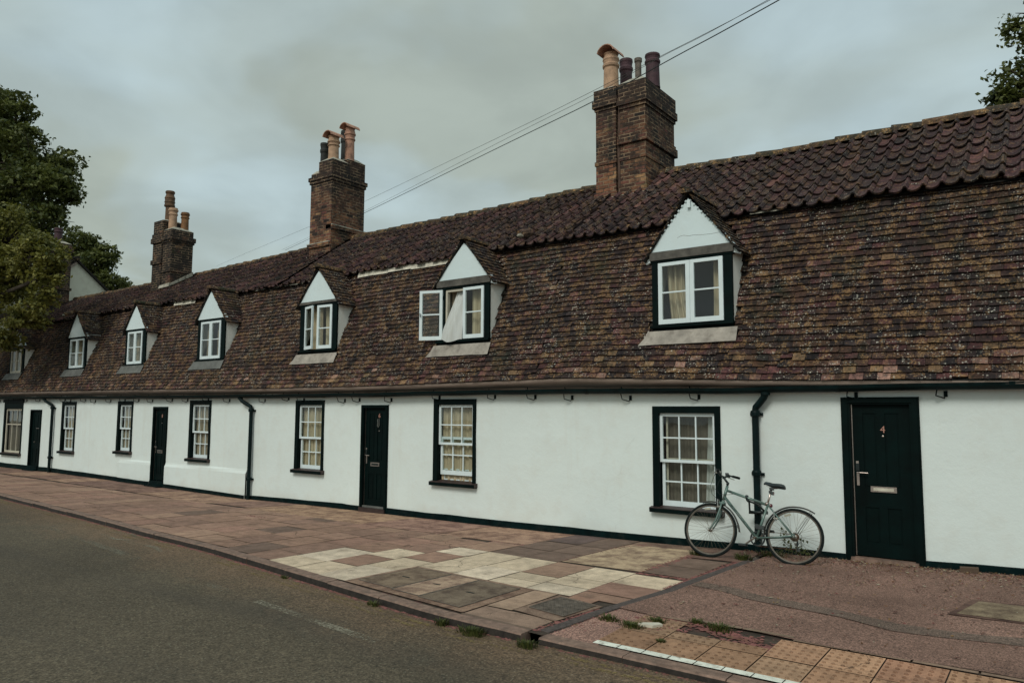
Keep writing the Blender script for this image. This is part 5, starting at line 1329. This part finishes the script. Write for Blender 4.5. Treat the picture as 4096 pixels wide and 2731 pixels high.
for s_ in st_:
    for _ in range(13):
        i = r.randrange(len(s_) - 1); t = r.random(); p = Vector(s_[i]).lerp(Vector(s_[i + 1]), t)
        leaf5(m, (p.x + r.gauss(0, .035), p.y - r.uniform(0, .05), p.z + r.gauss(0, .02)), r.uniform(.010, .022), r.uniform(-1, 1), r.uniform(-1.5, 1.5) + PI, r.uniform(0, .7))
for _ in range(26): leaf5(m, (-2.9 + r.gauss(0, .09), 10.03 + r.gauss(0, .03), abs(r.gauss(0, .05)) + .02), r.uniform(.010, .02), r.uniform(-1, 1), r.uniform(0, 6), r.uniform(0, .6))
m.build('leaves', iv)

# ------------------------------------------------------------------ bicycle (local: x along, z up, y away)
BF = Vector((-3.73, 9.35, gz(-3.73, 9.35))); 
bike = empty('bicycle', BF, 'pale green bicycle with mudguards leaning on the downpipe beside door 4', 'bicycle')
bike.rotation_euler = (-math.radians(14), 0, math.atan2(.10, 1.01))
ORG[bike.name] = Vector()
FW, RW, RR = (-.075, .345), (.955, .345), .342
BB = (.508, .293); HT, HB = (.112, .885), (.078, .735); SC = (.632, .722); CR = (.070, .70)
def V2(p, y=0): return (p[0], y, p[1])
m = mb('frame')
m.tube([V2((.103, .862)), V2((.622, .708))], .0165, 12); m.tube([V2((.088, .775)), V2(BB)], .0185, 12)
m.tube([V2((.640, .735)), V2(BB)], .0155, 12); m.tube([V2((HT[0] + .006, HT[1] + .03)), V2(HB)], .019, 12)
for s in (-1, 1):
    m.tube([V2((.630, .712), s * .014), V2((.78, .54), s * .038), V2((RW[0] - .015, RW[1] + .01), s * .062)], .0085, 8)
    m.tube([V2((BB[0] + .02, BB[1]), s * .03), V2((.72, .315), s * .045), V2((RW[0] - .02, RW[1]), s * .062)], .0095, 8)
    m.box(RW[0] - .03, RW[0] + .015, s * .062 - .003, s * .062 + .003, RW[1] - .02, RW[1] + .03)
m.tube([V2(BB, -.036), V2(BB, .036)], .023, 14); m.tube([V2((.76, .56), -.04), V2((.76, .56), .04)], .007, 6)
m.build('frame', bike, smooth=True)
m = mb('frame')
m.tube([V2((.078, .73)), V2((.066, .69))], .019, 12)
m.box(.03, .10, -.045, .045, .672, .705)
for s in (-1, 1): m.tube([V2((.064, .69), s * .036), V2((.045, .60), s * .045), V2((.005, .47), s * .050), V2((-.04, .39), s * .052), V2(FW, s * .052)], [.0135, .0135, .012, .010, .0075], 10)
m.build('fork', bike, smooth=True)
def wheel(c, front):
    W = empty('x', (0, 0, 0), None, None); bpy.data.objects.remove(W)
    m = mb('rubber'); pts = [(c[0] + (RR - .017) * math.cos(a), 0, c[1] + (RR - .017) * math.sin(a)) for a in [2 * PI * i / 64 for i in range(64)]]
    m.tube(pts, .0172, 10, closed=True); w = m.build('wheel', bike, smooth=True)
    m = mb('rim'); vs = []; N = 64
    prof = [(RR - .032, -.012), (RR - .032, .012), (RR - .048, .010), (RR - .048, -.010)]
    for i in range(N):
        a = 2 * PI * i / N
        for rr, yy in prof: vs.append((c[0] + rr * math.cos(a), yy, c[1] + rr * math.sin(a)))
    m.add(vs, [(i * 4 + k, i * 4 + (k + 1) % 4, ((i + 1) % N) * 4 + (k + 1) % 4, ((i + 1) % N) * 4 + k) for i in range(N) for k in range(4)])
    m.build('rim', w)
    m = mb('spoke')
    for i in range(36):
        a = 2 * PI * i / 36 + .05; s = 1 if i % 2 else -1; k = 1 if (i // 2) % 2 else -1; ha = a + k * 1.25; hr = .02 if front else .026
        m.tube([(c[0] + hr * math.cos(ha), s * .03, c[1] + hr * math.sin(ha)), (c[0] + (RR - .047) * math.cos(a), 0, c[1] + (RR - .047) * math.sin(a))], .0011, 4, caps=False)
    m.build('spokes', w)
    m = mb('chrome'); m.lathe([(.008, -.07), (.012, -.045), (.024, -.038), (.024, -.03), (.013, -.026), (.013, .026), (.024, .03), (.024, .038), (.012, .045), (.008, .07)], V2(c), 14, axis=(0, 1, 0)); m.build('hub', w)
    a = math.radians(100 if front else 108); p = Vector((c[0] + .265 * math.cos(a), -.012, c[1] + .265 * math.sin(a))); t = Vector((-math.sin(a), 0, math.cos(a)))
    m = mb('reflector_clear'); rd = Vector((math.cos(a), 0, math.sin(a))); m.obox(p, t * .040, Vector((0, .005, 0)), rd * .012); m.lathe([(.004, -.003), (.004, .003)], p + Vector((0, -.006, 0)), 8, axis=(0, 1, 0)); m.build('reflector', w)
wheel(FW, True); wheel(RW, False)
def guard(c, a0, a1, name, tip=None, rad=.022, w=.024):
    m = mb('mudguard'); vs = []; N = 30
    for i in range(N + 1):
        a = math.radians(a0 + (a1 - a0) * i / N); rr = RR + rad + (tip(i / N) if tip else 0)
        for yy, dr_ in ((-w, -.012), (-w * .6, .001), (0, .005), (w * .6, .001), (w, -.012)): vs.append((c[0] + (rr + dr_) * math.cos(a), yy, c[1] + (rr + dr_) * math.sin(a)))
    m.add(vs, [(i * 5 + k, i * 5 + k + 1, (i + 1) * 5 + k + 1, (i + 1) * 5 + k) for i in range(N) for k in range(4)])
    return m
m = guard(FW, 110, 0, 'front', tip=lambda t: .012 * max(0, t - .8) * 5)
m.tube([V2(FW, -.055), V2((.256, .43), -.026)], .0028, 5); m.tube([V2(FW, .055), V2((.256, .43), .026)], .0028, 5)
m.mat('blackplastic'); m.add([(.272, -.026, .40), (.272, .026, .40), (.318, .004, .325), (.318, -.004, .325), (.266, -.026, .47), (.266, .026, .47)], [(0, 1, 2, 3), (4, 5, 1, 0)])
m.build('mudguard', bike)
m = guard(RW, 181, 52, 'rear', tip=lambda t: .014 * max(0, t - .75) * 4)
for s in (-1, 1):
    m.tube([V2((.965, .37), s * .06), V2((1.135, .655), s * .024)], .0026, 5); m.tube([V2((1.0, .375), s * .058), V2((1.155, .64), s * .024)], .0026, 5)
m.build('mudguard', bike)
m = mb('steel'); m.tube([V2((.625, .70)), V2((.668, .895))], .0125, 10); m.tube([V2((.622, .722), -.02), V2((.622, .722), .02)], .022, 10); m.build('seat_post', bike, smooth=True)
# saddle
m = mb('saddle'); vs = []; sec = [(.578, .975, .016, .012), (.60, .985, .022, .02), (.64, .975, .028, .028), (.69, .962, .040, .032), (.74, .960, .062, .034), (.785, .958, .074, .036), (.82, .950, .068, .032), (.838, .94, .045, .02)]
K = 12
for x, z, w, h in sec:
    for k in range(K):
        a = 2 * PI * k / K; vs.append((x, w * math.cos(a), z + h * (.62 * math.sin(a) if math.sin(a) > 0 else 1.15 * math.sin(a)) - (.012 * abs(math.cos(a)))))
m.add(vs, [(i * K + k, i * K + (k + 1) % K, (i + 1) * K + (k + 1) % K, (i + 1) * K + k) for i in range(len(sec) - 1) for k in range(K)] + [tuple(range(K)), tuple(range((len(sec) - 1) * K, len(sec) * K))])
sd = m.build('saddle', bike, smooth=True)
m = mb('chrome')
for s in (-1, 1): m.tube([V2((.60, .955), s * .012), V2((.65, .918), s * .02), V2((.73, .918), s * .022), V2((.80, .935), s * .035)], .0035, 6)
m.mat('blackplastic'); m.box(.65, .70, -.025, .025, .895, .925); m.build('saddle_rails', sd)
m = mb('blackplastic'); m.tube([V2((.66, .87), -.02), V2((.66, .87), .02)], .02, 8); m.box(.672, .70, -.02, .02, .835, .875); m.mat('reflector_red'); m.box(.70, .704, -.018, .018, .838, .872); m.build('lamp_bracket', bike)
m = mb('reflector_red'); m.lathe([(.022, -.004), (.024, .006), (.014, .016)], (.672, -.01, .70), 14, axis=(.8, -.5, .1)); m.build('reflector', bike)
# stem and bars (turned towards the wall on one side)
m = mb('blackplastic')
m.tube([V2((.116, .90)), V2((.121, .955))], .0135, 10); m.tube([V2((.125, .965)), V2((.118, .93))], .0175, 10)
m.tube([V2((.121, .955)), V2((.055, 1.035))], .0145, 10)
cL, cR = Vector((.055, 0, 1.035)), None
st = Vector((.22, 1, 0)).normalized()   # bar axis, steered a little
def hb(s, up, back): return cL + st * s + Vector((back, 0, up))
left = [hb(0, 0, 0), hb(-.06, .0, 0), hb(-.13, .035, .0), hb(-.20, .04, .03), hb(-.29, .035, .075)]
right = [hb(0, 0, 0), hb(.06, .0, 0), hb(.13, .035, .0), hb(.20, .04, .03), hb(.29, .035, .075)]
m.tube(left[::-1] + right[1:], .0118, 10)
hbp = m.build('handlebar', bike, smooth=True)
for P_ in (left, right):
    m = mb('rubber'); d_ = (P_[4] - P_[3]).normalized(); m.tube([P_[3] + d_ * .0, P_[4] + d_ * .005], .0165, 10); m.build('grip', hbp, smooth=True)
    m = mb('chrome'); o_ = P_[2] + Vector((0, 0, 0)); m.tube([o_, o_ + Vector((-.035, 0, -.01)), P_[3] + Vector((-.055, 0, -.02)), P_[4] + Vector((-.06, 0, -.025))], [.008, .008, .005, .005], 7)
    m.mat('blackplastic'); m.tube([P_[2] - d_ * .01, P_[2] + d_ * .03], .02, 10); m.box(o_.x - .03, o_.x + .01, o_.y - .02, o_.y + .02, o_.z + .005, o_.z + .035); m.build('brake_lever', hbp)
m = mb('chrome'); m.lathe([(.022, 0), (.024, .01), (.018, .022), (.005, .028)], tuple(hb(-.09, .03, -.005)), 14); m.mat('blackplastic'); m.tube([hb(-.05, 0, -.01), hb(-.05, .05, -.02), hb(-.05, .07, -.01)], .007, 6); m.build('bell', hbp)
m = mb('cable')
m.tube([hb(-.13, .03, -.03), (-.03, -.12, 1.0), (-.085, -.06, .90), (-.07, -.02, .80), (.0, -.03, .74), (.03, -.03, .735)], .0028, 5)
m.tube([hb(.13, .03, -.03), (-.01, .05, .98), (-.03, -.02, .86), (.03, -.03, .80), (.11, -.024, .80), (.20, -.02, .812)], .0028, 5)
m.tube([hb(.13, .03, -.02), (.01, .03, 1.0), (-.02, .01, .88), (.04, .025, .76), (.12, .022, .70), (.3, .02, .51)], .0025, 5)
m.tube([(.48, -.02, .295), (.6, -.03, .30), (.93, -.07, .33), (1.0, -.085, .39), (1.055, -.08, .36), (1.05, -.075, .28), (1.0, -.07, .25)], .0025, 5)
m.build('control_cables', bike)
# brakes
for nm, (x, z), dx in (('f', (.055, .70), -.02), ('r', (.74, .60), .0)):
    m = mb('chrome')
    for s in (-1, 1): m.tube([(x + dx - .01, s * .045, z - .075), (x + dx - .02, s * .048, z - .02), (x + dx - .03, s * .03, z + .035)], .0065, 6); m.box(x + dx - .03, x + dx + .02, s * .022 - .006, s * .022 + .006, z - .06, z - .045)
    m.tube([(x + dx - .03, -.03, z + .035), (x + dx - .03, .03, z + .035)], .002, 5); m.build('brake', bike)
# drivetrain is on the far side
m = mb('blackplastic'); vs = []; N = 40; y0 = .055
for i in range(N):
    a = 2 * PI * i / N
    for rr, yy in ((.094, y0 - .002), (.094, y0 + .002), (.074, y0 + .002), (.074, y0 - .002)): vs.append((BB[0] + rr * math.cos(a), yy, BB[1] + rr * math.sin(a)))
m.add(vs, [(i * 4 + k, i * 4 + (k + 1) % 4, ((i + 1) % N) * 4 + (k + 1) % 4, ((i + 1) % N) * 4 + k) for i in range(N) for k in range(4)])
for k in range(5): a = 2 * PI * k / 5 + .4; m.tube([V2(BB, y0), (BB[0] + .08 * math.cos(a), y0, BB[1] + .08 * math.sin(a))], .009, 6)
m.lathe([(.03, y0 - .006), (.03, y0 + .006)], V2(BB), 14, axis=(0, 1, 0)); m.build('chainring', bike)
cd = Vector((.345 - BB[0], 0, .165 - BB[1])).normalized()
for s, nm in ((-1, 'l'), (1, 'r')):
    m = mb('metal_cover'); e = Vector(V2(BB)) - cd * s * .17; yy = s * .075; m.tube([(BB[0], s * .04, BB[1]), (BB[0], yy, BB[1]), (e.x, yy, e.z)], [.014, .013, .010], 8); cr_ = m.build('crank', bike)
    m = mb('blackplastic'); m.box(e.x - .045, e.x + .045, yy + s * .01, yy + s * .095, e.z - .012, e.z + .012); m.box(e.x - .05, e.x + .05, yy + s * .02, yy + s * .03, e.z - .016, e.z + .016); m.build('pedal', cr_)
m = mb('rust'); m.tube([(BB[0], .055, BB[1] + .093), (RW[0], .052, RW[1] + .034)], .0035, 5); m.tube([(BB[0], .055, BB[1] - .093), (.99, .055, .20)], .0035, 5)
for rr, yy in ((.052, .034), (.044, .040), (.036, .046), (.029, .052)): m.lathe([(rr, yy), (rr, yy + .003)], V2(RW), 22, axis=(0, 1, 0))
m.build('chain', bike)
m = mb('blackplastic'); m.tube([(.97, .06, .33), (.985, .06, .27), (.975, .058, .235), (.99, .058, .20)], .011, 7); m.lathe([(.022, -.004), (.022, .004)], (.992, .056, .20), 12, axis=(0, 1, 0)); m.lathe([(.020, -.004), (.020, .004)], (.975, .056, .262), 12, axis=(0, 1, 0)); m.build('derailleur', bike)
# lettering on the tubes (facing the street)
d_ = Vector((BB[0] - .088, 0, BB[1] - .775)); ang = math.atan2(d_.z, d_.x)
pl = Matrix.Translation((.265, -.0195, .574)) @ Matrix.Rotation(-ang, 4, 'Y') @ Matrix.Rotation(PI / 2, 4, 'X')
text_mesh('lettering', 'PROFESSIONAL', .030, 'decal', bike, pl, shear=.35, extrude=.0008, sx=1.45)
d_ = Vector((.622 - .103, 0, .708 - .862)); ang = math.atan2(d_.z, d_.x)
pl = Matrix.Translation((.50, -.0172, .7444)) @ Matrix.Rotation(-ang, 4, 'Y') @ Matrix.Rotation(PI / 2, 4, 'X')
text_mesh('lettering', 'TOURIST', .020, 'decal_grey', bike, pl, shear=0, extrude=.0008, sx=1.3)
pl = Matrix.Translation((.165, -.0172, .8436)) @ Matrix.Rotation(-ang, 4, 'Y') @ Matrix.Rotation(PI / 2, 4, 'X')
text_mesh('lettering', '200', .020, 'decal_grey', bike, pl, shear=.3, extrude=.0008)
# lock hanging from the top tube round the pipe
Mx = Matrix.Translation(BF) @ bike.rotation_euler.to_matrix().to_4x4()
def bw(p): return Mx @ Vector(p)
lk = empty('bicycle_lock', bw((.38, 0, .77)), 'black loop lock hooked over the bicycle top tube and the downpipe', 'bicycle lock')
pA = bw((.37, -.03, .80)); 
m = mb('blackplastic')
m.tube([bw((.375, -.024, .765)), bw((.368, -.012, .803)), bw((.372, .015, .806)), bw((.38, .03, .775)), bw((.385, .01, .74)), bw((.378, -.024, .755))], .015, 8)
m.tube([bw((.385, .0, .745)), Vector((-3.43, 9.80, .66)), Vector((-3.47, 9.93, .52)), Vector((-3.44, 9.99, .50))], .0125, 8)
m.tube([bw((.39, .0, .745)), Vector((-3.33, 9.86, .62)), Vector((-3.30, 10.02, .52))], .0125, 8)
m.tube([Vector((-3.50, 9.99, .50)), Vector((-3.26, 10.01, .51))], .022, 10)
m.build('shackle', lk, smooth=True)
m = mb('blackplastic'); c = bw((.55, -.0, .42)); m.obox(c, (.045, .005, 0), (-.002, .03, .008), (-.01, -.01, .032)); m.obox(c + Vector((-.06, .0, .015)), (.035, .004, 0), (-.002, .028, .008), (0, -.006, .026)); m.build('lock_holder', bike, org=None) if False else None
m2 = MB().mat('blackplastic'); m2.box(.50, .60, -.03, .03, .40, .445); m2.box(.485, .53, -.035, .035, .415, .46); m2.build('lock_holder', bike)

# ------------------------------------------------------------------ overhead cables
def cable(pts, rad, mat_, label):
    P_ = [Vector(p) for p in pts]; out = []
    for i in range(len(P_) - 1):
        p0, p1, p2, p3 = P_[max(i - 1, 0)], P_[i], P_[i + 1], P_[min(i + 2, len(P_) - 1)]
        for j in range(6):
            t = j / 6; out.append(.5 * ((2 * p1) + (p2 - p0) * t + (2 * p0 - 5 * p1 + 4 * p2 - p3) * t * t + (3 * p1 - p0 - 3 * p2 + p3) * t ** 3))
    out.append(P_[-1]); o = P_[0]; m = mb(mat_); m.tube(out, rad, 5); tag(m.build('overhead_cable', org=o), label, 'cable', 'overhead cables')
cable([(8, .5, 4.4), (2, 3.35, 4.45), (-1.456, 4.998, 4.612), (-2.444, 5.488, 4.686), (-3.498, 6.01, 4.765), (-5.062, 6.786, 4.94), (-10.639, 9.55, 5.565), (-15.099, 11.761, 6.09), (-17.9, 13.12, 6.40)], .0042, 'cable', 'thick black cable, lowest of the three wires above the roofs')
cable([(8, .5, 4.5), (2, 3.35, 4.5), (-1.543, 5.041, 4.662), (-2.624, 5.577, 4.764), (-3.563, 6.042, 4.834), (-5.063, 6.786, 5.003), (-10.615, 9.538, 5.599), (-15.105, 11.764, 6.14), (-18.1, 13.15, 6.44)], .0020, 'cable_thin', 'thin middle wire just above the thick black cable')
cable([(8, 1.2, 4.6), (2, 3.6, 4.5), (-1.523, 5.026, 4.648), (-2.563, 5.448, 4.704), (-3.401, 5.788, 4.749), (-4.716, 6.321, 4.837), (-8.954, 8.041, 5.16), (-11.836, 9.21, 5.406), (-16.756, 11.206, 5.882), (-21.3, 13.08, 6.32)], .0020, 'cable_thin', 'thin wire, topmost of the three crossing the sky')

# ------------------------------------------------------------------ trees
def tree(name, base, h_trunk, r0, blobs, leaf_sz, n_tips, per, label, seed, mat_='leaf', cat='tree', tip_r=.5):
    rr = np.random.default_rng(seed); rd = random.Random(seed)
    root = empty(name, base, label, cat)
    b = Vector(base); m = mb('bark'); top = b + Vector((rd.uniform(-.4, .4), rd.uniform(-.3, .3), h_trunk))
    m.tube([b + Vector((0, 0, -.3)), b + Vector((0, 0, .3)), b.lerp(top, .5) + Vector((.1, 0, 0)), top], [r0 * 1.5, r0 * 1.1, r0 * .9, r0 * .75], 12)
    for (cx_, cy_, cz_, ra, rb) in blobs:
        c = Vector((cx_, cy_, cz_)); mid_ = top.lerp(c, .5) + Vector((rd.uniform(-.5, .5), rd.uniform(-.5, .5), .4))
        m.tube([top - Vector((0, 0, .3)), mid_, c], [r0 * .5, r0 * .3, r0 * .12], 7)
        for _ in range(7):
            v = Vector((rd.gauss(0, 1), rd.gauss(0, 1), rd.gauss(0, .8))).normalized(); e = c + Vector((v.x * ra, v.y * ra, v.z * rb)) * .9
            m.tube([c.lerp(mid_, .3), c.lerp(e, .5) + Vector((0, 0, .15)), e], [r0 * .14, r0 * .07, r0 * .02], 5)
    m.build('trunk', root)
    # leaf clusters: every blob carries smaller lobes, each lobe a shell of leafy twigs
    V_, T_ = [], []
    tot = sum(b_[3] ** 2 for b_ in blobs)
    for (cx_, cy_, cz_, ra, rb) in blobs:
        nl = 15
        ld = rr.normal(size=(nl, 3)) * np.array([1, 1, .9]); ld /= np.linalg.norm(ld, axis=1)[:, None]
        for li in range(nl + 1):
            if li == nl: lc, lr, share = np.array([cx_, cy_, cz_]), ra * .62, .10
            else: lc, lr, share = np.array([cx_, cy_, cz_]) + ld[li] * np.array([ra, ra, rb]) * rr.uniform(.55, .82), ra * rr.uniform(.24, .42), .9 / nl
            nt = max(3, int(n_tips * ra * ra / tot * share))
            d_ = rr.normal(size=(nt, 3)) + np.array([0, 0, .25]); d_ /= np.linalg.norm(d_, axis=1)[:, None]
            tips = lc + d_ * (lr * (1 - .35 * rr.random(nt) ** 2))[:, None] * np.array([1, 1, .8])
            lt = rr.random()
            for tp in tips:
                k = per; off = rr.normal(size=(k, 3)) * np.array([tip_r, tip_r, tip_r * .4]); ctr = tp + off
                nrm = rr.normal(size=(k, 3)) * .8 + np.array([0, -.25, 1.0]); nrm /= np.linalg.norm(nrm, axis=1)[:, None]
                u = np.cross(nrm, rr.normal(size=(k, 3))); u /= np.linalg.norm(u, axis=1)[:, None]; w = np.cross(nrm, u)
                s = leaf_sz * (.6 + .8 * rr.random(k))[:, None]
                q = np.stack([ctr - u * s, ctr - w * s * .62 + u * s * .1, ctr + u * s - nrm * s * .3, ctr + w * s * .62 + u * s * .1], axis=1)
                V_.append(q); T_.append(np.clip(lt * .5 + .2 * rr.random() + .4 * rr.random(k), 0, 1))
    V_ = np.concatenate(V_).reshape(-1, 3) - np.array(base); T_ = np.concatenate(T_); nf = len(T_)
    me = bpy.data.meshes.new('crown'); me.vertices.add(nf * 4); me.vertices.foreach_set('co', V_.ravel())
    me.loops.add(nf * 4); me.loops.foreach_set('vertex_index', np.arange(nf * 4)); me.polygons.add(nf); me.polygons.foreach_set('loop_start', np.arange(nf) * 4)
    me.materials.append(M[mat_]); a = me.color_attributes.new('tint', 'FLOAT_COLOR', 'CORNER')
    cc = np.ones((nf * 4, 4)); cc[:, :3] = np.repeat(T_, 4)[:, None]; a.data.foreach_set('color', cc.ravel()); me.update(); me.validate()
    o = bpy.data.objects.new('crown', me); COL.objects.link(o); o.parent = root
# big dark tree behind the far end
tree('broadleaf_tree', (-50, 17, -.2), 7, .5, [(-47.18, 16, 18.0, 1.8, 1.7), (-43.97, 16, 14.68, 2.35, 2.17), (-42.22, 16, 12.85, 1.87, 1.72), (-41.51, 16, 11.26, 1.33, 1.22), (-47.81, 16, 13.57, 2.9, 2.7), (-52.1, 16, 17.38, 3.3, 3.0), (-46.76, 16, 9.9, 2.75, 2.5), (-50.69, 16, 19.6, 1.9, 1.7), (-46.5, 15.5, 16.3, 2.0, 1.8)], .115, 4200, 14, 'tallest dark green tree rising behind the far end of the terrace at the left', 4, 'leaf', tip_r=.17)
# nearer golden tree in front of the far cottage
tree('broadleaf_tree', (-31.5, 8.3, -.1), 3.6, .3, [(-26.2, 9, 7.1, 1.1, 1.0), (-24.02, 9, 6.21, .82, .75), (-25.64, 9, 5.57, 1.0, .9), (-23.0, 9, 5.6, .45, .4), (-23.2, 9, 4.9, .42, .38), (-24.73, 9, 4.5, .64, .56), (-28.84, 9, 6.72, 1.6, 1.4), (-25.88, 9, 3.95, .48, .42), (-22.95, 9, 6.1, .38, .34), (-31.0, 8.6, 7.6, 2.1, 1.7), (-28.6, 8.6, 4.7, 1.3, .9)], .062, 4200, 13, 'golden green tree overhanging the roof of the far cottage at the left edge', 8, 'leaf_gold', tip_r=.10)
# tree behind the neighbour
tree('broadleaf_tree', (-70, 31, -.2), 6, .5, [(-67.32, 30, 14.61, 2.0, 1.85), (-64.21, 30, 12.37, 1.5, 1.4), (-70.42, 30, 16.6, 1.9, 1.7), (-68.39, 30, 12.78, 2.0, 1.8), (-72.59, 30, 15.23, 2.4, 2.1)], .15, 1500, 12, 'round distant tree behind the white gable wall', 15, 'leaf', tip_r=.22)
# tree at the right edge behind the ridge
tree('broadleaf_tree', (1.6, 21.8, -.2), 6.5, .3, [(-.58, 21, 9.64, .66, .6), (-.24, 21, 10.98, .66, .6), (.1, 21, 10.02, 1.0, .95), (-.42, 21, 8.96, .75, .7), (-.99, 21, 9.45, .26, .22), (1.4, 21, 9.6, 1.4, 1.2), (1.2, 21, 11.6, 1.3, 1.1), (.2, 21, 12.4, .7, .6)], .065, 1500, 10, 'dark leafed tree showing above the ridge at the right edge', 23, 'leaf', tip_r=.10)

# ------------------------------------------------------------------ camera
Rr = np.array([[0.8026245530043539, -0.052105033320575, -0.594204419722054], [0.5964637864463578, 0.07842295654500273, 0.7987995939813779], [0.004977787925849707, -0.9955575851699401, 0.0940229559095165]])
cam = bpy.data.cameras.new('Camera'); co = bpy.data.objects.new('Camera', cam); COL.objects.link(co)
mt = Matrix(((Rr[0][0], -Rr[0][1], -Rr[0][2], 0), (Rr[1][0], -Rr[1][1], -Rr[1][2], 0), (Rr[2][0], -Rr[2][1], -Rr[2][2], 1.8), (0, 0, 0, 1)))
co.matrix_world = mt; cam.sensor_width = 36; cam.lens = 36 * 1722 / 2352; cam.clip_end = 2000; cam.clip_start = .05
scene.camera = co

# ------------------------------------------------------------------ light: overcast evening sky, broad soft sun
SUN = Vector((.10, -.72, .68)).normalized()
w = bpy.data.worlds.new('World'); scene.world = w; w.use_nodes = True; nt = w.node_tree; nt.nodes.clear()
N = nt.nodes.new; Lk = nt.links.new
out = N('ShaderNodeOutputWorld'); bg = N('ShaderNodeBackground'); bg2 = N('ShaderNodeBackground'); addn = N('ShaderNodeAddShader')
sky = N('ShaderNodeTexSky'); sky.sky_type = 'NISHITA'; sky.sun_disc = False; sky.sun_elevation = math.asin(SUN.z); sky.sun_rotation = math.atan2(SUN.x, SUN.y)
sky.air_density = 2; sky.dust_density = 6
Lk(sky.outputs[0], bg.inputs[0]); bg.inputs[1].default_value = .012
tc = N('ShaderNodeTexCoord'); sep = N('ShaderNodeSeparateXYZ'); Lk(tc.outputs['Generated'], sep.inputs[0])
def mth(op, a, b=None):
    n = N('ShaderNodeMath'); n.operation = op
    for i, v in ((0, a), (1, b)):
        if v is None: continue
        if isinstance(v, (int, float)): n.inputs[i].default_value = v
        else: Lk(v, n.inputs[i])
    return n.outputs[0]
zz = mth('ADD', mth('MAXIMUM', sep.outputs[2], 0.0), .22)
cmb = N('ShaderNodeCombineXYZ'); Lk(mth('DIVIDE', sep.outputs[0], zz), cmb.inputs[0]); Lk(mth('DIVIDE', sep.outputs[1], zz), cmb.inputs[1])
def nz(scale, detail, rough, off, dist=.3):
    mp = N('ShaderNodeMapping'); mp.inputs['Location'].default_value = off; mp.inputs['Scale'].default_value = (1.0, 1.0, 1); mp.inputs['Rotation'].default_value = (0, 0, .5); Lk(cmb.outputs[0], mp.inputs[0])
    n = N('ShaderNodeTexNoise'); n.inputs['Scale'].default_value = scale; n.inputs['Detail'].default_value = detail; n.inputs['Roughness'].default_value = rough; n.inputs['Distortion'].default_value = dist; Lk(mp.outputs[0], n.inputs[0]); return n.outputs['Fac']
def rmp(f, *st):
    r_ = N('ShaderNodeValToRGB'); r_.color_ramp.interpolation = 'EASE'; e = r_.color_ramp.elements
    while len(e) < len(st): e.new(.5)
    for el, (p, c) in zip(e, st): el.position = p; el.color = (*c, 1) if isinstance(c, tuple) else (c, c, c, 1)
    Lk(f, r_.inputs[0]); return r_.outputs[0]
cl = rmp(nz(1.15, 4, .5, (1.3, 4.2, 0)), (.36, (.375, .43, .385)), (.46, (.405, .485, .475)), (.60, (.455, .565, .59)))
fine = rmp(nz(3.2, 5, .5, (7, 2, 0)), (.3, .90), (.7, 1.08))
mx = N('ShaderNodeMix'); mx.data_type = 'RGBA'; mx.blend_type = 'MULTIPLY'; mx.inputs[0].default_value = 1; Lk(cl, mx.inputs[6]); Lk(fine, mx.inputs[7])
Lk(mx.outputs[2], bg2.inputs[0]); bg2.inputs[1].default_value = .97
Lk(bg.outputs[0], addn.inputs[0]); Lk(bg2.outputs[0], addn.inputs[1]); Lk(addn.outputs[0], out.inputs[0])
sl = bpy.data.lights.new('Sun', 'SUN'); sl.energy = 1.5; sl.angle = math.radians(20); sl.color = (1, .965, .90)
so = bpy.data.objects.new('Sun', sl); COL.objects.link(so); so.rotation_euler = SUN.to_track_quat('Z', 'Y').to_euler(); so.location = (0, 0, 20)
vs = scene.view_settings; vs.view_transform = 'Standard'; vs.look = 'None'; vs.exposure = 0; vs.gamma = 1; vs.use_curve_mapping = False
scene.cycles.max_bounces = 6; scene.cycles.transparent_max_bounces = 12
